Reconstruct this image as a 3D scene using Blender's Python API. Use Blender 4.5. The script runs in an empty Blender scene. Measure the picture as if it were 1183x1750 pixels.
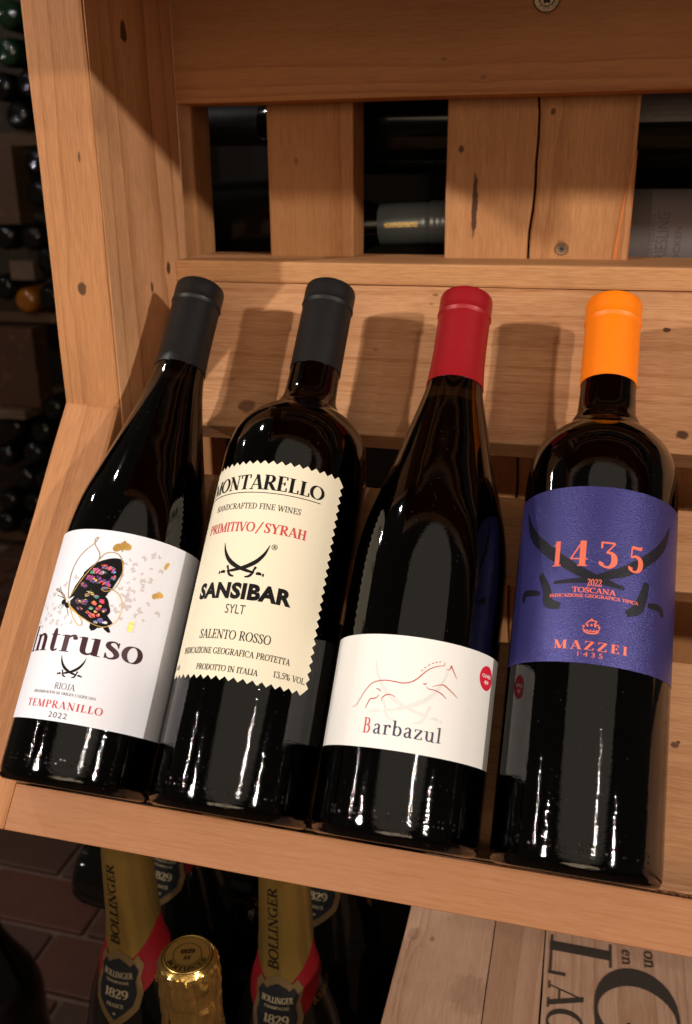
import bpy, bmesh, math, random
from mathutils import Vector, Matrix, Euler
from mathutils.geometry import tessellate_polygon

# ------------------------------------------------------------------ camera, light, world
sc = bpy.context.scene
RIGHT = Vector((0.96744166, 0.25298688, -0.00736636))
DOWN = Vector((0.08003643, -0.33341792, -0.93937568))
FWD = Vector((-0.2401058, 0.90820159, -0.34281055))
cam_data = bpy.data.cameras.new('camera')
cam = bpy.data.objects.new('camera', cam_data)
sc.collection.objects.link(cam)
m = Matrix.Identity(4)
for i in range(3):
    m[i][0] = RIGHT[i]; m[i][1] = -DOWN[i]; m[i][2] = -FWD[i]
cam.matrix_world = m
cam_data.sensor_fit = 'VERTICAL'
cam_data.sensor_height = 7.70
cam_data.lens = 7.70 * 1559 / 1750
cam_data.clip_start = 0.02
cam_data.clip_end = 60
cam_data.dof.use_dof = True
cam_data.dof.focus_distance = 0.455
cam_data.dof.aperture_fstop = 2.5
sc.camera = cam

world = bpy.data.worlds.new('World'); sc.world = world
world.use_nodes = True
bg = world.node_tree.nodes['Background']
bg.inputs[0].default_value = (1.0, 0.80, 0.62, 1)
bg.inputs[1].default_value = 0.05

sc.view_settings.view_transform = 'Standard'
sc.view_settings.look = 'None'
sc.view_settings.exposure = 0.0
sc.view_settings.gamma = 1.0
sc.cycles.use_denoising = True
sc.cycles.max_bounces = 10
sc.cycles.transmission_bounces = 8
sc.cycles.glossy_bounces = 5
sc.cycles.diffuse_bounces = 4
sc.cycles.sample_clamp_indirect = 4.0
sc.cycles.caustics_refractive = False
sc.cycles.caustics_reflective = False

def lamp(name, kind, loc, power, color, size, target=None, size_y=None, cone=26):
    d = bpy.data.lights.new(name, kind)
    d.energy = power; d.color = color
    if kind == 'AREA':
        d.shape = 'ELLIPSE'; d.size = size; d.size_y = size_y or size
    else:
        d.shadow_soft_size = size
    if kind == 'SPOT':
        d.spot_size = math.radians(cone); d.spot_blend = 0.75
    o = bpy.data.objects.new(name, d)
    sc.collection.objects.link(o)
    o.location = loc
    if target is not None:
        o.rotation_euler = (Vector(target) - Vector(loc)).to_track_quat('-Z', 'Y').to_euler()
    return o
WARM = (1.0, 0.89, 0.79)
lamp('ceiling_spot_lamp', 'SPOT', (-1.74, -1.25, 0.90), 180, WARM, 0.038, (-0.10, .50, -.06), cone=28)
lamp('ceiling_spot_lamp', 'SPOT', (2.20, -1.25, 0.90), 235, WARM, 0.038, (-0.08, .50, -.06), cone=28)
lamp('far_lamp', 'POINT', (-1.15, 0.55, 0.95), 24, (1.0, .95, .9), 0.018)
lamp('far_lamp', 'POINT', (-2.60, 0.90, 0.95), 24, (1.0, .95, .9), 0.018)
lamp('ceiling_small_lamp', 'POINT', (-3.00, -1.10, 1.15), 24, WARM, 0.020)
lamp('ceiling_small_lamp', 'POINT', (0.85, -1.10, 1.15), 20, WARM, 0.020)
lamp('warm_fill', 'AREA', (0.4, -3.0, 0.42), 36, (1.0, .75, .52), 3.0, (0, .5, -.05), 1.4)  # added warm fill behind the camera, brightens the shaded timber
lamp('ceiling_bounce_fill', 'AREA', (0.20, -0.75, 1.15), 5.0, (1.0, 0.84, 0.68), 2.3, (0.05, 0.3, -0.35), 1.7)  # added fill in place of a lit ceiling, mirrored as a band in the glass

# ------------------------------------------------------------------ helpers
UY, UZ = 0.65467, 0.75591           # the tray leans back 40.9 degrees
LEAN = math.atan2(UY, UZ)
def W(x, u, n): return Vector((x, u * UY - n * UZ, u * UZ + n * UY))
random.seed(7)

def link(o, parent=None):
    sc.collection.objects.link(o)
    if parent is not None: o.parent = parent
    return o
def meshobj(name, bm, mat, parent=None, smooth=False):
    me = bpy.data.meshes.new(name)
    bm.to_mesh(me); bm.free()
    if smooth:
        for p in me.polygons: p.use_smooth = True
    mats = mat if isinstance(mat, (list, tuple)) else [mat]
    for k in mats: me.materials.append(k)
    return link(bpy.data.objects.new(name, me), parent)
def empty(name, loc=(0, 0, 0), rot=(0, 0, 0)):
    o = bpy.data.objects.new(name, None)
    o.empty_display_size = 0.02
    o.location = loc; o.rotation_euler = rot
    return link(o)
def tag(o, label=None, cat=None, group=None, kind=None):
    if label: o['label'] = label
    if cat: o['category'] = cat
    if group: o['group'] = group
    if kind: o['kind'] = kind
    return o

# ------------------------------------------------------------------ materials
def nodes(mat):
    mat.use_nodes = True
    nt = mat.node_tree
    return nt, nt.nodes, nt.links, nt.nodes['Principled BSDF']
def plain(name, col, rough=0.5, metal=0.0, spec=0.5, bump=0.0, bscale=300, var=0.0, coat=0.0):
    mat = bpy.data.materials.new(name)
    nt, N, L, b = nodes(mat)
    b.inputs['Base Color'].default_value = (*col, 1)
    b.inputs['Roughness'].default_value = rough
    b.inputs['Metallic'].default_value = metal
    b.inputs['Specular IOR Level'].default_value = spec
    b.inputs['Coat Weight'].default_value = coat
    if bump or var:
        tc = N.new('ShaderNodeTexCoord')
        nz = N.new('ShaderNodeTexNoise'); nz.inputs['Scale'].default_value = bscale
        nz.inputs['Detail'].default_value = 4
        L.new(tc.outputs['Object'], nz.inputs['Vector'])
        if bump:
            bp = N.new('ShaderNodeBump'); bp.inputs['Strength'].default_value = bump
            bp.inputs['Distance'].default_value = 0.0004
            L.new(nz.outputs['Fac'], bp.inputs['Height']); L.new(bp.outputs[0], b.inputs['Normal'])
        if var:
            mx = N.new('ShaderNodeMix'); mx.data_type = 'RGBA'
            mx.inputs[6].default_value = tuple(c * (1 - var) for c in col) + (1,)
            mx.inputs[7].default_value = tuple(min(1, c * (1 + var)) for c in col) + (1,)
            L.new(nz.outputs['Fac'], mx.inputs[0]); L.new(mx.outputs[2], b.inputs['Base Color'])
    return mat

def wood(name, knots=(), seed=0, light=(0.45, 0.208, 0.083), dark=(0.28, 0.112, 0.038), ring=1.0, pith=(0.03, 0.16), plane='xy', contrast=1.0):
    """Softwood: local X runs with the grain. knots: (x, v, radius, stretch, darkness); v is local Y or Z (plane)."""
    mat = bpy.data.materials.new(name)
    nt, N, L, b = nodes(mat)
    def math_(op, a, c=None, d=None):
        n = N.new('ShaderNodeMath'); n.operation = op
        for i, v in enumerate((a, c, d)):
            if v is None: continue
            if isinstance(v, (int, float)): n.inputs[i].default_value = v
            else: L.new(v, n.inputs[i])
        return n.outputs[0]
    tc = N.new('ShaderNodeTexCoord')
    sep = N.new('ShaderNodeSeparateXYZ'); L.new(tc.outputs['Object'], sep.inputs[0])
    x, y, z = sep.outputs
    vi = 1 if plane == 'xy' else 2
    v = sep.outputs[vi]; w = sep.outputs[3 - vi]
    def noise(scale, sx, detail=3, off=0.0, dist=0.0):
        mp = N.new('ShaderNodeMapping')
        mp.inputs['Scale'].default_value = (sx, 1, 1)
        mp.inputs['Location'].default_value = (seed * 1.37 + off, seed * 2.11 + off, seed * 0.73)
        L.new(tc.outputs['Object'], mp.inputs[0])
        nz = N.new('ShaderNodeTexNoise'); nz.inputs['Scale'].default_value = scale
        nz.inputs['Detail'].default_value = detail; nz.inputs['Distortion'].default_value = dist
        L.new(mp.outputs[0], nz.inputs['Vector'])
        return nz.outputs['Fac']
    kmask = None; kdist = v
    for (kx, kv, kr, st, dk) in knots:
        dx = math_('MULTIPLY', math_('SUBTRACT', x, kx), 1.0 / st)
        dv = math_('SUBTRACT', v, kv)
        d = math_('SQRT', math_('ADD', math_('MULTIPLY', dx, dx), math_('MULTIPLY', dv, dv)))
        d = math_('ADD', d, math_('MULTIPLY', math_('SUBTRACT', noise(260, 1.0, 2, kx), 0.5), kr * 0.9))
        e = math_('POWER', 2.718, math_('MULTIPLY', math_('MULTIPLY', d, d), -1.0 / (2.6 * kr) ** 2))
        kdist = math_('SUBTRACT', kdist, math_('MULTIPLY', math_('MULTIPLY', dv, e), 0.85))
        mr = N.new('ShaderNodeMapRange'); mr.interpolation_type = 'SMOOTHSTEP'
        L.new(d, mr.inputs[0])
        mr.inputs[1].default_value = kr * 0.70; mr.inputs[2].default_value = kr * 1.15
        mr.inputs[3].default_value = dk; mr.inputs[4].default_value = 0.0
        kmask = mr.outputs[0] if kmask is None else math_('MAXIMUM', kmask, mr.outputs[0])
    n1 = noise(9, 0.16, 2, 3.1)
    n2 = noise(38, 0.10, 3, 5.7)
    vv = math_('ADD', kdist, math_('MULTIPLY', math_('SUBTRACT', n1, 0.5), 0.05))
    vv = math_('ADD', vv, math_('MULTIPLY', math_('SUBTRACT', n2, 0.5), 0.006))
    a = math_('SUBTRACT', vv, pith[0]); c = math_('SUBTRACT', w, pith[1])
    r = math_('SQRT', math_('ADD', math_('MULTIPLY', a, a), math_('MULTIPLY', c, c)))
    cx = N.new('ShaderNodeCombineXYZ'); L.new(math_('MULTIPLY', r, 95.0), cx.inputs[0]); cx.inputs[1].default_value = seed * 3.3
    nr = N.new('ShaderNodeTexNoise'); nr.inputs['Scale'].default_value = 1.0; nr.inputs['Detail'].default_value = 2
    L.new(cx.outputs[0], nr.inputs['Vector'])
    ph = math_('FRACT', math_('ADD', math_('MULTIPLY', r, 170.0 * ring), math_('MULTIPLY', nr.outputs['Fac'], 5.0)))
    late = math_('POWER', ph, 3.4)                         # latewood band sharp on one side
    late = math_('MULTIPLY', late, math_('ADD', 0.25, math_('MULTIPLY', noise(22, 0.1, 2, 9.0), 0.9)))
    fib = noise(900, 0.02, 3, 1.0)
    fib2 = noise(240, 0.03, 3, 2.0)
    blot = noise(14, 0.35, 3, 8.0)
    fib3 = noise(1500, 0.055, 3, 7.0)
    f = math_('ADD', math_('MULTIPLY', late, 1.0 * contrast), math_('MULTIPLY', math_('SUBTRACT', fib, 0.5), 0.7))
    f = math_('ADD', f, math_('MULTIPLY', math_('SUBTRACT', fib2, 0.5), 0.50 * contrast))
    f = math_('ADD', f, math_('MULTIPLY', math_('SUBTRACT', blot, 0.45), 1.25))
    f = math_('ADD', f, math_('MULTIPLY', math_('SUBTRACT', fib3, 0.5), 1.5))
    f = math_('ADD', f, 0.16)
    mx = N.new('ShaderNodeMix'); mx.data_type = 'RGBA'; mx.clamp_factor = True
    mx.inputs[6].default_value = (*light, 1); mx.inputs[7].default_value = (*dark, 1)
    L.new(f, mx.inputs[0])
    colour = mx.outputs[2]
    # grey handling dirt
    dirt = N.new('ShaderNodeMapRange'); L.new(noise(30, 0.8, 5, 4.0, 0.6), dirt.inputs[0])
    dirt.inputs[1].default_value = 0.56; dirt.inputs[2].default_value = 0.80
    dirt.inputs[3].default_value = 0.0; dirt.inputs[4].default_value = 0.35
    m3 = N.new('ShaderNodeMix'); m3.data_type = 'RGBA'
    L.new(dirt.outputs[0], m3.inputs[0]); L.new(colour, m3.inputs[6]); m3.inputs[7].default_value = (0.25, 0.125, 0.062, 1)
    colour = m3.outputs[2]
    if kmask is not None:
        m2 = N.new('ShaderNodeMix'); m2.data_type = 'RGBA'
        L.new(kmask, m2.inputs[0]); L.new(colour, m2.inputs[6]); m2.inputs[7].default_value = (0.060, 0.024, 0.010, 1)
        colour = m2.outputs[2]
    # small dents and dark specks
    mpv = N.new('ShaderNodeMapping'); mpv.inputs['Scale'].default_value = (.5, 1, 1); mpv.inputs['Location'].default_value = (seed * .31, seed * .17, 0)
    L.new(tc.outputs['Object'], mpv.inputs[0])
    vo = N.new('ShaderNodeTexVoronoi'); vo.inputs['Scale'].default_value = 62; L.new(mpv.outputs[0], vo.inputs['Vector'])
    sg = N.new('ShaderNodeSeparateColor'); L.new(vo.outputs['Color'], sg.inputs[0])
    rad = math_('MULTIPLY', math_('GREATER_THAN', sg.outputs[0], 0.80), math_('MULTIPLY', sg.outputs[1], 0.055))
    spk = math_('MULTIPLY', math_('LESS_THAN', vo.outputs['Distance'], rad), 0.55)
    m4 = N.new('ShaderNodeMix'); m4.data_type = 'RGBA'
    L.new(spk, m4.inputs[0]); L.new(colour, m4.inputs[6]); m4.inputs[7].default_value = (0.13, 0.055, 0.024, 1)
    colour = m4.outputs[2]
    L.new(colour, b.inputs['Base Color'])
    b.inputs['Roughness'].default_value = 0.62
    b.inputs['Specular IOR Level'].default_value = 0.28
    bp = N.new('ShaderNodeBump'); bp.inputs['Strength'].default_value = 0.35; bp.inputs['Distance'].default_value = 0.0006
    h = math_('ADD', math_('MULTIPLY', fib, 0.7), math_('MULTIPLY', late, -0.5))
    h = math_('ADD', h, math_('MULTIPLY', noise(350, 0.5, 4, 6.0), 0.5))
    L.new(h, bp.inputs['Height']); L.new(bp.outputs[0], b.inputs['Normal'])
    return mat

def glass(name, col, bump=0.02, rough=0.035, heel=(.62, .47, .34), neck=(.022, .013, .006)):
    mat = bpy.data.materials.new(name)
    nt, N, L, b = nodes(mat)
    b.inputs['Base Color'].default_value = (*col, 1)
    b.inputs['Transmission Weight'].default_value = 1.0
    b.inputs['Roughness'].default_value = rough
    b.inputs['IOR'].default_value = 1.52
    tc = N.new('ShaderNodeTexCoord')
    n1 = N.new('ShaderNodeTexNoise'); n1.inputs['Scale'].default_value = 55; n1.inputs['Detail'].default_value = 1
    n2 = N.new('ShaderNodeTexNoise'); n2.inputs['Scale'].default_value = 1300; n2.inputs['Detail'].default_value = 2
    sp = N.new('ShaderNodeSeparateXYZ')
    L.new(tc.outputs['Object'], n1.inputs['Vector']); mp = N.new('ShaderNodeMapping'); mp.inputs['Scale'].default_value = (.32, .32, 1.0); L.new(tc.outputs['Object'], mp.inputs[0]); L.new(mp.outputs[0], n2.inputs['Vector']); L.new(tc.outputs['Object'], sp.inputs[0])
    # thick clear-ish glass at the foot, almost black in the body, brown where the neck is thin
    cr = N.new('ShaderNodeValToRGB'); cr.color_ramp.interpolation = 'EASE'
    e = cr.color_ramp.elements
    e[0].position = 0.012; e[0].color = (*heel, 1); e[1].position = 0.035; e[1].color = (*col, 1)
    a = e.new(0.70); a.color = (*col, 1); a = e.new(0.80); a.color = (*neck, 1)
    zz_ = N.new('ShaderNodeMath'); zz_.operation = 'MULTIPLY'; zz_.inputs[1].default_value = 1 / .31
    L.new(sp.outputs[2], zz_.inputs[0]); L.new(zz_.outputs[0], cr.inputs[0]); L.new(cr.outputs[0], b.inputs['Base Color'])
    # the lower part of the moulded glass is pebbly, the shoulder smooth
    mr = N.new('ShaderNodeMapRange'); L.new(sp.outputs[2], mr.inputs[0])
    mr.inputs[1].default_value = 0.0; mr.inputs[2].default_value = 0.11; mr.inputs[3].default_value = 2.3; mr.inputs[4].default_value = 0.45
    mm = N.new('ShaderNodeMath'); mm.operation = 'MULTIPLY'; L.new(n2.outputs['Fac'], mm.inputs[0]); L.new(mr.outputs[0], mm.inputs[1])
    ad = N.new('ShaderNodeMath'); ad.operation = 'MULTIPLY_ADD'; L.new(n1.outputs['Fac'], ad.inputs[0]); ad.inputs[1].default_value = 3.0; L.new(mm.outputs[0], ad.inputs[2])
    bp = N.new('ShaderNodeBump'); bp.inputs['Strength'].default_value = 1.0; bp.inputs['Distance'].default_value = bump * 0.001
    L.new(ad.outputs[0], bp.inputs['Height']); L.new(bp.outputs[0], b.inputs['Normal'])
    # dust: faint specks
    v = N.new('ShaderNodeTexVoronoi'); v.inputs['Scale'].default_value = 260
    L.new(tc.outputs['Object'], v.inputs['Vector'])
    mk = N.new('ShaderNodeMapRange'); L.new(v.outputs['Distance'], mk.inputs[0])
    mk.inputs[1].default_value = 0.03; mk.inputs[2].default_value = 0.06; mk.inputs[3].default_value = 0.16; mk.inputs[4].default_value = 0.0
    df = N.new('ShaderNodeBsdfDiffuse'); df.inputs[0].default_value = (0.5, 0.45, 0.4, 1)
    ms = N.new('ShaderNodeMixShader')
    L.new(mk.outputs[0], ms.inputs[0]); L.new(b.outputs[0], ms.inputs[1]); L.new(df.outputs[0], ms.inputs[2])
    L.new(ms.outputs[0], N['Material Output'].inputs[0])
    return mat

# ------------------------------------------------------------------ boards
def board(name, origin, xa, ya, size, mat, parent, bevel=0.0012, wob=0.0004, seed=0, cuts=24, curve=None):
    """A sawn board centred on origin; xa = grain axis, ya = second axis, size = (along, across, thick)."""
    bm = bmesh.new()
    bmesh.ops.create_cube(bm, size=1.0)
    bmesh.ops.scale(bm, vec=size, verts=bm.verts)
    es = [e for e in bm.edges if abs(e.verts[0].co.x - e.verts[1].co.x) > size[0] * 0.5]
    bmesh.ops.subdivide_edges(bm, edges=es, cuts=cuts, use_grid_fill=True)
    r = random.Random(seed + 11)
    ph = [r.uniform(0, 6.28) for _ in range(8)]
    for v in bm.verts:
        x = v.co.x
        sy = 1 if v.co.y > 0 else 0; sz = 1 if v.co.z > 0 else 0
        v.co.y += wob * (math.sin(x * 31 + ph[sy]) + 0.6 * math.sin(x * 83 + ph[2 + sy])) * 0.6 + r.uniform(-1, 1) * wob * 0.18
        if curve and sy == curve[0]: v.co.y += curve[1](x)
        v.co.z += wob * (math.sin(x * 27 + ph[4 + sz])) * 0.4
    long_e = [e for e in bm.edges if len(e.link_faces) == 2 and e.calc_face_angle(0) > 1.0]
    bmesh.ops.bevel(bm, geom=long_e, offset=bevel, segments=2, profile=0.6, affect='EDGES')
    o = meshobj(name, bm, mat, parent, smooth=False)
    for p in o.data.polygons: p.use_smooth = False
    X = Vector(xa).normalized(); Y = Vector(ya).normalized(); Z = X.cross(Y)
    mm = Matrix.Identity(4)
    for i in range(3):
        mm[i][0] = X[i]; mm[i][1] = Y[i]; mm[i][2] = Z[i]
    mm.translation = Vector(origin)
    o.matrix_world = mm
    return o

# ------------------------------------------------------------------ lathe
def catmull(pts, n=6):
    out = []
    P = [pts[0]] + list(pts) + [pts[-1]]
    for i in range(1, len(P) - 2):
        p0, p1, p2, p3 = P[i - 1], P[i], P[i + 1], P[i + 2]
        for k in range(n):
            t = k / n
            out.append(tuple(0.5 * ((2 * b) + (-a + c) * t + (2 * a - 5 * b + 4 * c - d) * t * t + (-a + 3 * b - 3 * c + d) * t ** 3)
                             for a, b, c, d in zip(p0, p1, p2, p3)))
    out.append(tuple(pts[-1]))
    return out
def lathe(profile, seg=96, mod=None, cap0=True, cap1=True):
    """profile: (r, z) from the axis at the bottom to the axis at the top."""
    bm = bmesh.new(); rows = []
    for i, (r, z) in enumerate(profile):
        if r < 1e-6:
            rows.append([bm.verts.new((0, 0, z))]); continue
        row = []
        for k in range(seg):
            a = 2 * math.pi * k / seg
            rr, zz = (r, z) if mod is None else mod(r, z, a)
            row.append(bm.verts.new((rr * math.sin(a), -rr * math.cos(a), zz)))
        rows.append(row)
    for i in range(len(rows) - 1):
        A, B = rows[i], rows[i + 1]
        for k in range(seg):
            k2 = (k + 1) % seg
            if len(A) == 1 and len(B) == 1: continue
            if len(A) == 1: bm.faces.new((A[0], B[k2], B[k]))
            elif len(B) == 1: bm.faces.new((A[k], A[k2], B[0]))
            else: bm.faces.new((A[k], A[k2], B[k2], B[k]))
    bmesh.ops.recalc_face_normals(bm, faces=bm.faces)
    return bm

# ------------------------------------------------------------------ flat print: built flat in (s, u) millimetres, then wrapped on the surface
def refine(bm, lim):
    for _ in range(6):
        es = [e for e in bm.edges if e.calc_length() > lim]
        if not es: break
        bmesh.ops.subdivide_edges(bm, edges=es, cuts=1)
        bmesh.ops.triangulate(bm, faces=[f for f in bm.faces if len(f.verts) > 3])
def on_cyl(radius, lift):
    R = radius * 1000
    def f(s, u, z=0.0):
        a = s / R
        r = radius + lift + z * 0.001
        return (r * math.sin(a), -r * math.cos(a), u * 0.001)
    return f
def wrap(name, bm, surf, mat, parent, lim=2.2, smooth=True):
    refine(bm, lim)
    for v in bm.verts: v.co = surf(v.co.x, v.co.y, v.co.z)
    return meshobj(name, bm, mat, parent, smooth=False)
ZC = [0]
def layer():
    ZC[0] = (ZC[0] + 1) % 6
    return ZC[0] * 0.006           # overlapping strokes never share a plane
def add_poly(bm, pts, z=None, mi=0):
    z = layer() if z is None else z
    vs = [bm.verts.new((p[0], p[1], z)) for p in pts]
    for t in tessellate_polygon([[Vector((p[0], p[1], 0)) for p in pts]]):
        try:
            f = bm.faces.new([vs[i] for i in t]); f.material_index = mi
            f.normal_update()
            if f.normal.z < 0: f.normal_flip()
        except ValueError: pass
def add_ribbon(bm, pts, ws, mi=0):
    """pts polyline, ws full widths."""
    n = len(pts)
    if n < 2: return
    Ls, Rs = [], []; z = layer()
    for i in range(n):
        a = pts[max(0, i - 1)]; b = pts[min(n - 1, i + 1)]
        dx, dy = b[0] - a[0], b[1] - a[1]
        l = math.hypot(dx, dy) or 1e-6
        nx, ny = -dy / l, dx / l
        w = (ws[i] if isinstance(ws, (list, tuple)) else ws) * 0.5
        Ls.append(bm.verts.new((pts[i][0] + nx * w, pts[i][1] + ny * w, z)))
        Rs.append(bm.verts.new((pts[i][0] - nx * w, pts[i][1] - ny * w, z)))
    for i in range(n - 1):
        try:
            f = bm.faces.new((Rs[i], Rs[i + 1], Ls[i + 1], Ls[i])); f.material_index = mi
        except ValueError: pass
def add_ell(bm, cx, cy, rx, ry, rot=0.0, n=14, mi=0, jit=0.0, rnd=None):
    pts = []
    for k in range(n):
        a = 2 * math.pi * k / n
        j = 1 + (rnd.uniform(-jit, jit) if rnd else 0)
        x, y = rx * math.cos(a) * j, ry * math.sin(a) * j
        pts.append((cx + x * math.cos(rot) - y * math.sin(rot), cy + x * math.sin(rot) + y * math.cos(rot)))
    add_poly(bm, pts, mi=mi)
def smooth_line(bm, pts, w, mi=0, taper=False):
    q = catmull(pts, 5)
    if taper:
        n = len(q); ws = [w * (0.35 + 0.65 * math.sin(math.pi * min(1, max(0, i / (n - 1))))) for i in range(n)]
    else: ws = w
    add_ribbon(bm, q, ws, mi)

# ---- a small serif alphabet: strokes on a unit cap height
def arc(cx, cy, rx, ry, a0, a1, n=14):
    return [(cx + rx * math.cos(math.radians(a0 + (a1 - a0) * i / n)), cy + ry * math.sin(math.radians(a0 + (a1 - a0) * i / n))) for i in range(n + 1)]
T_, t_ = 1.0, 0.0
def G_(adv, *items): return (adv, items)
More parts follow.
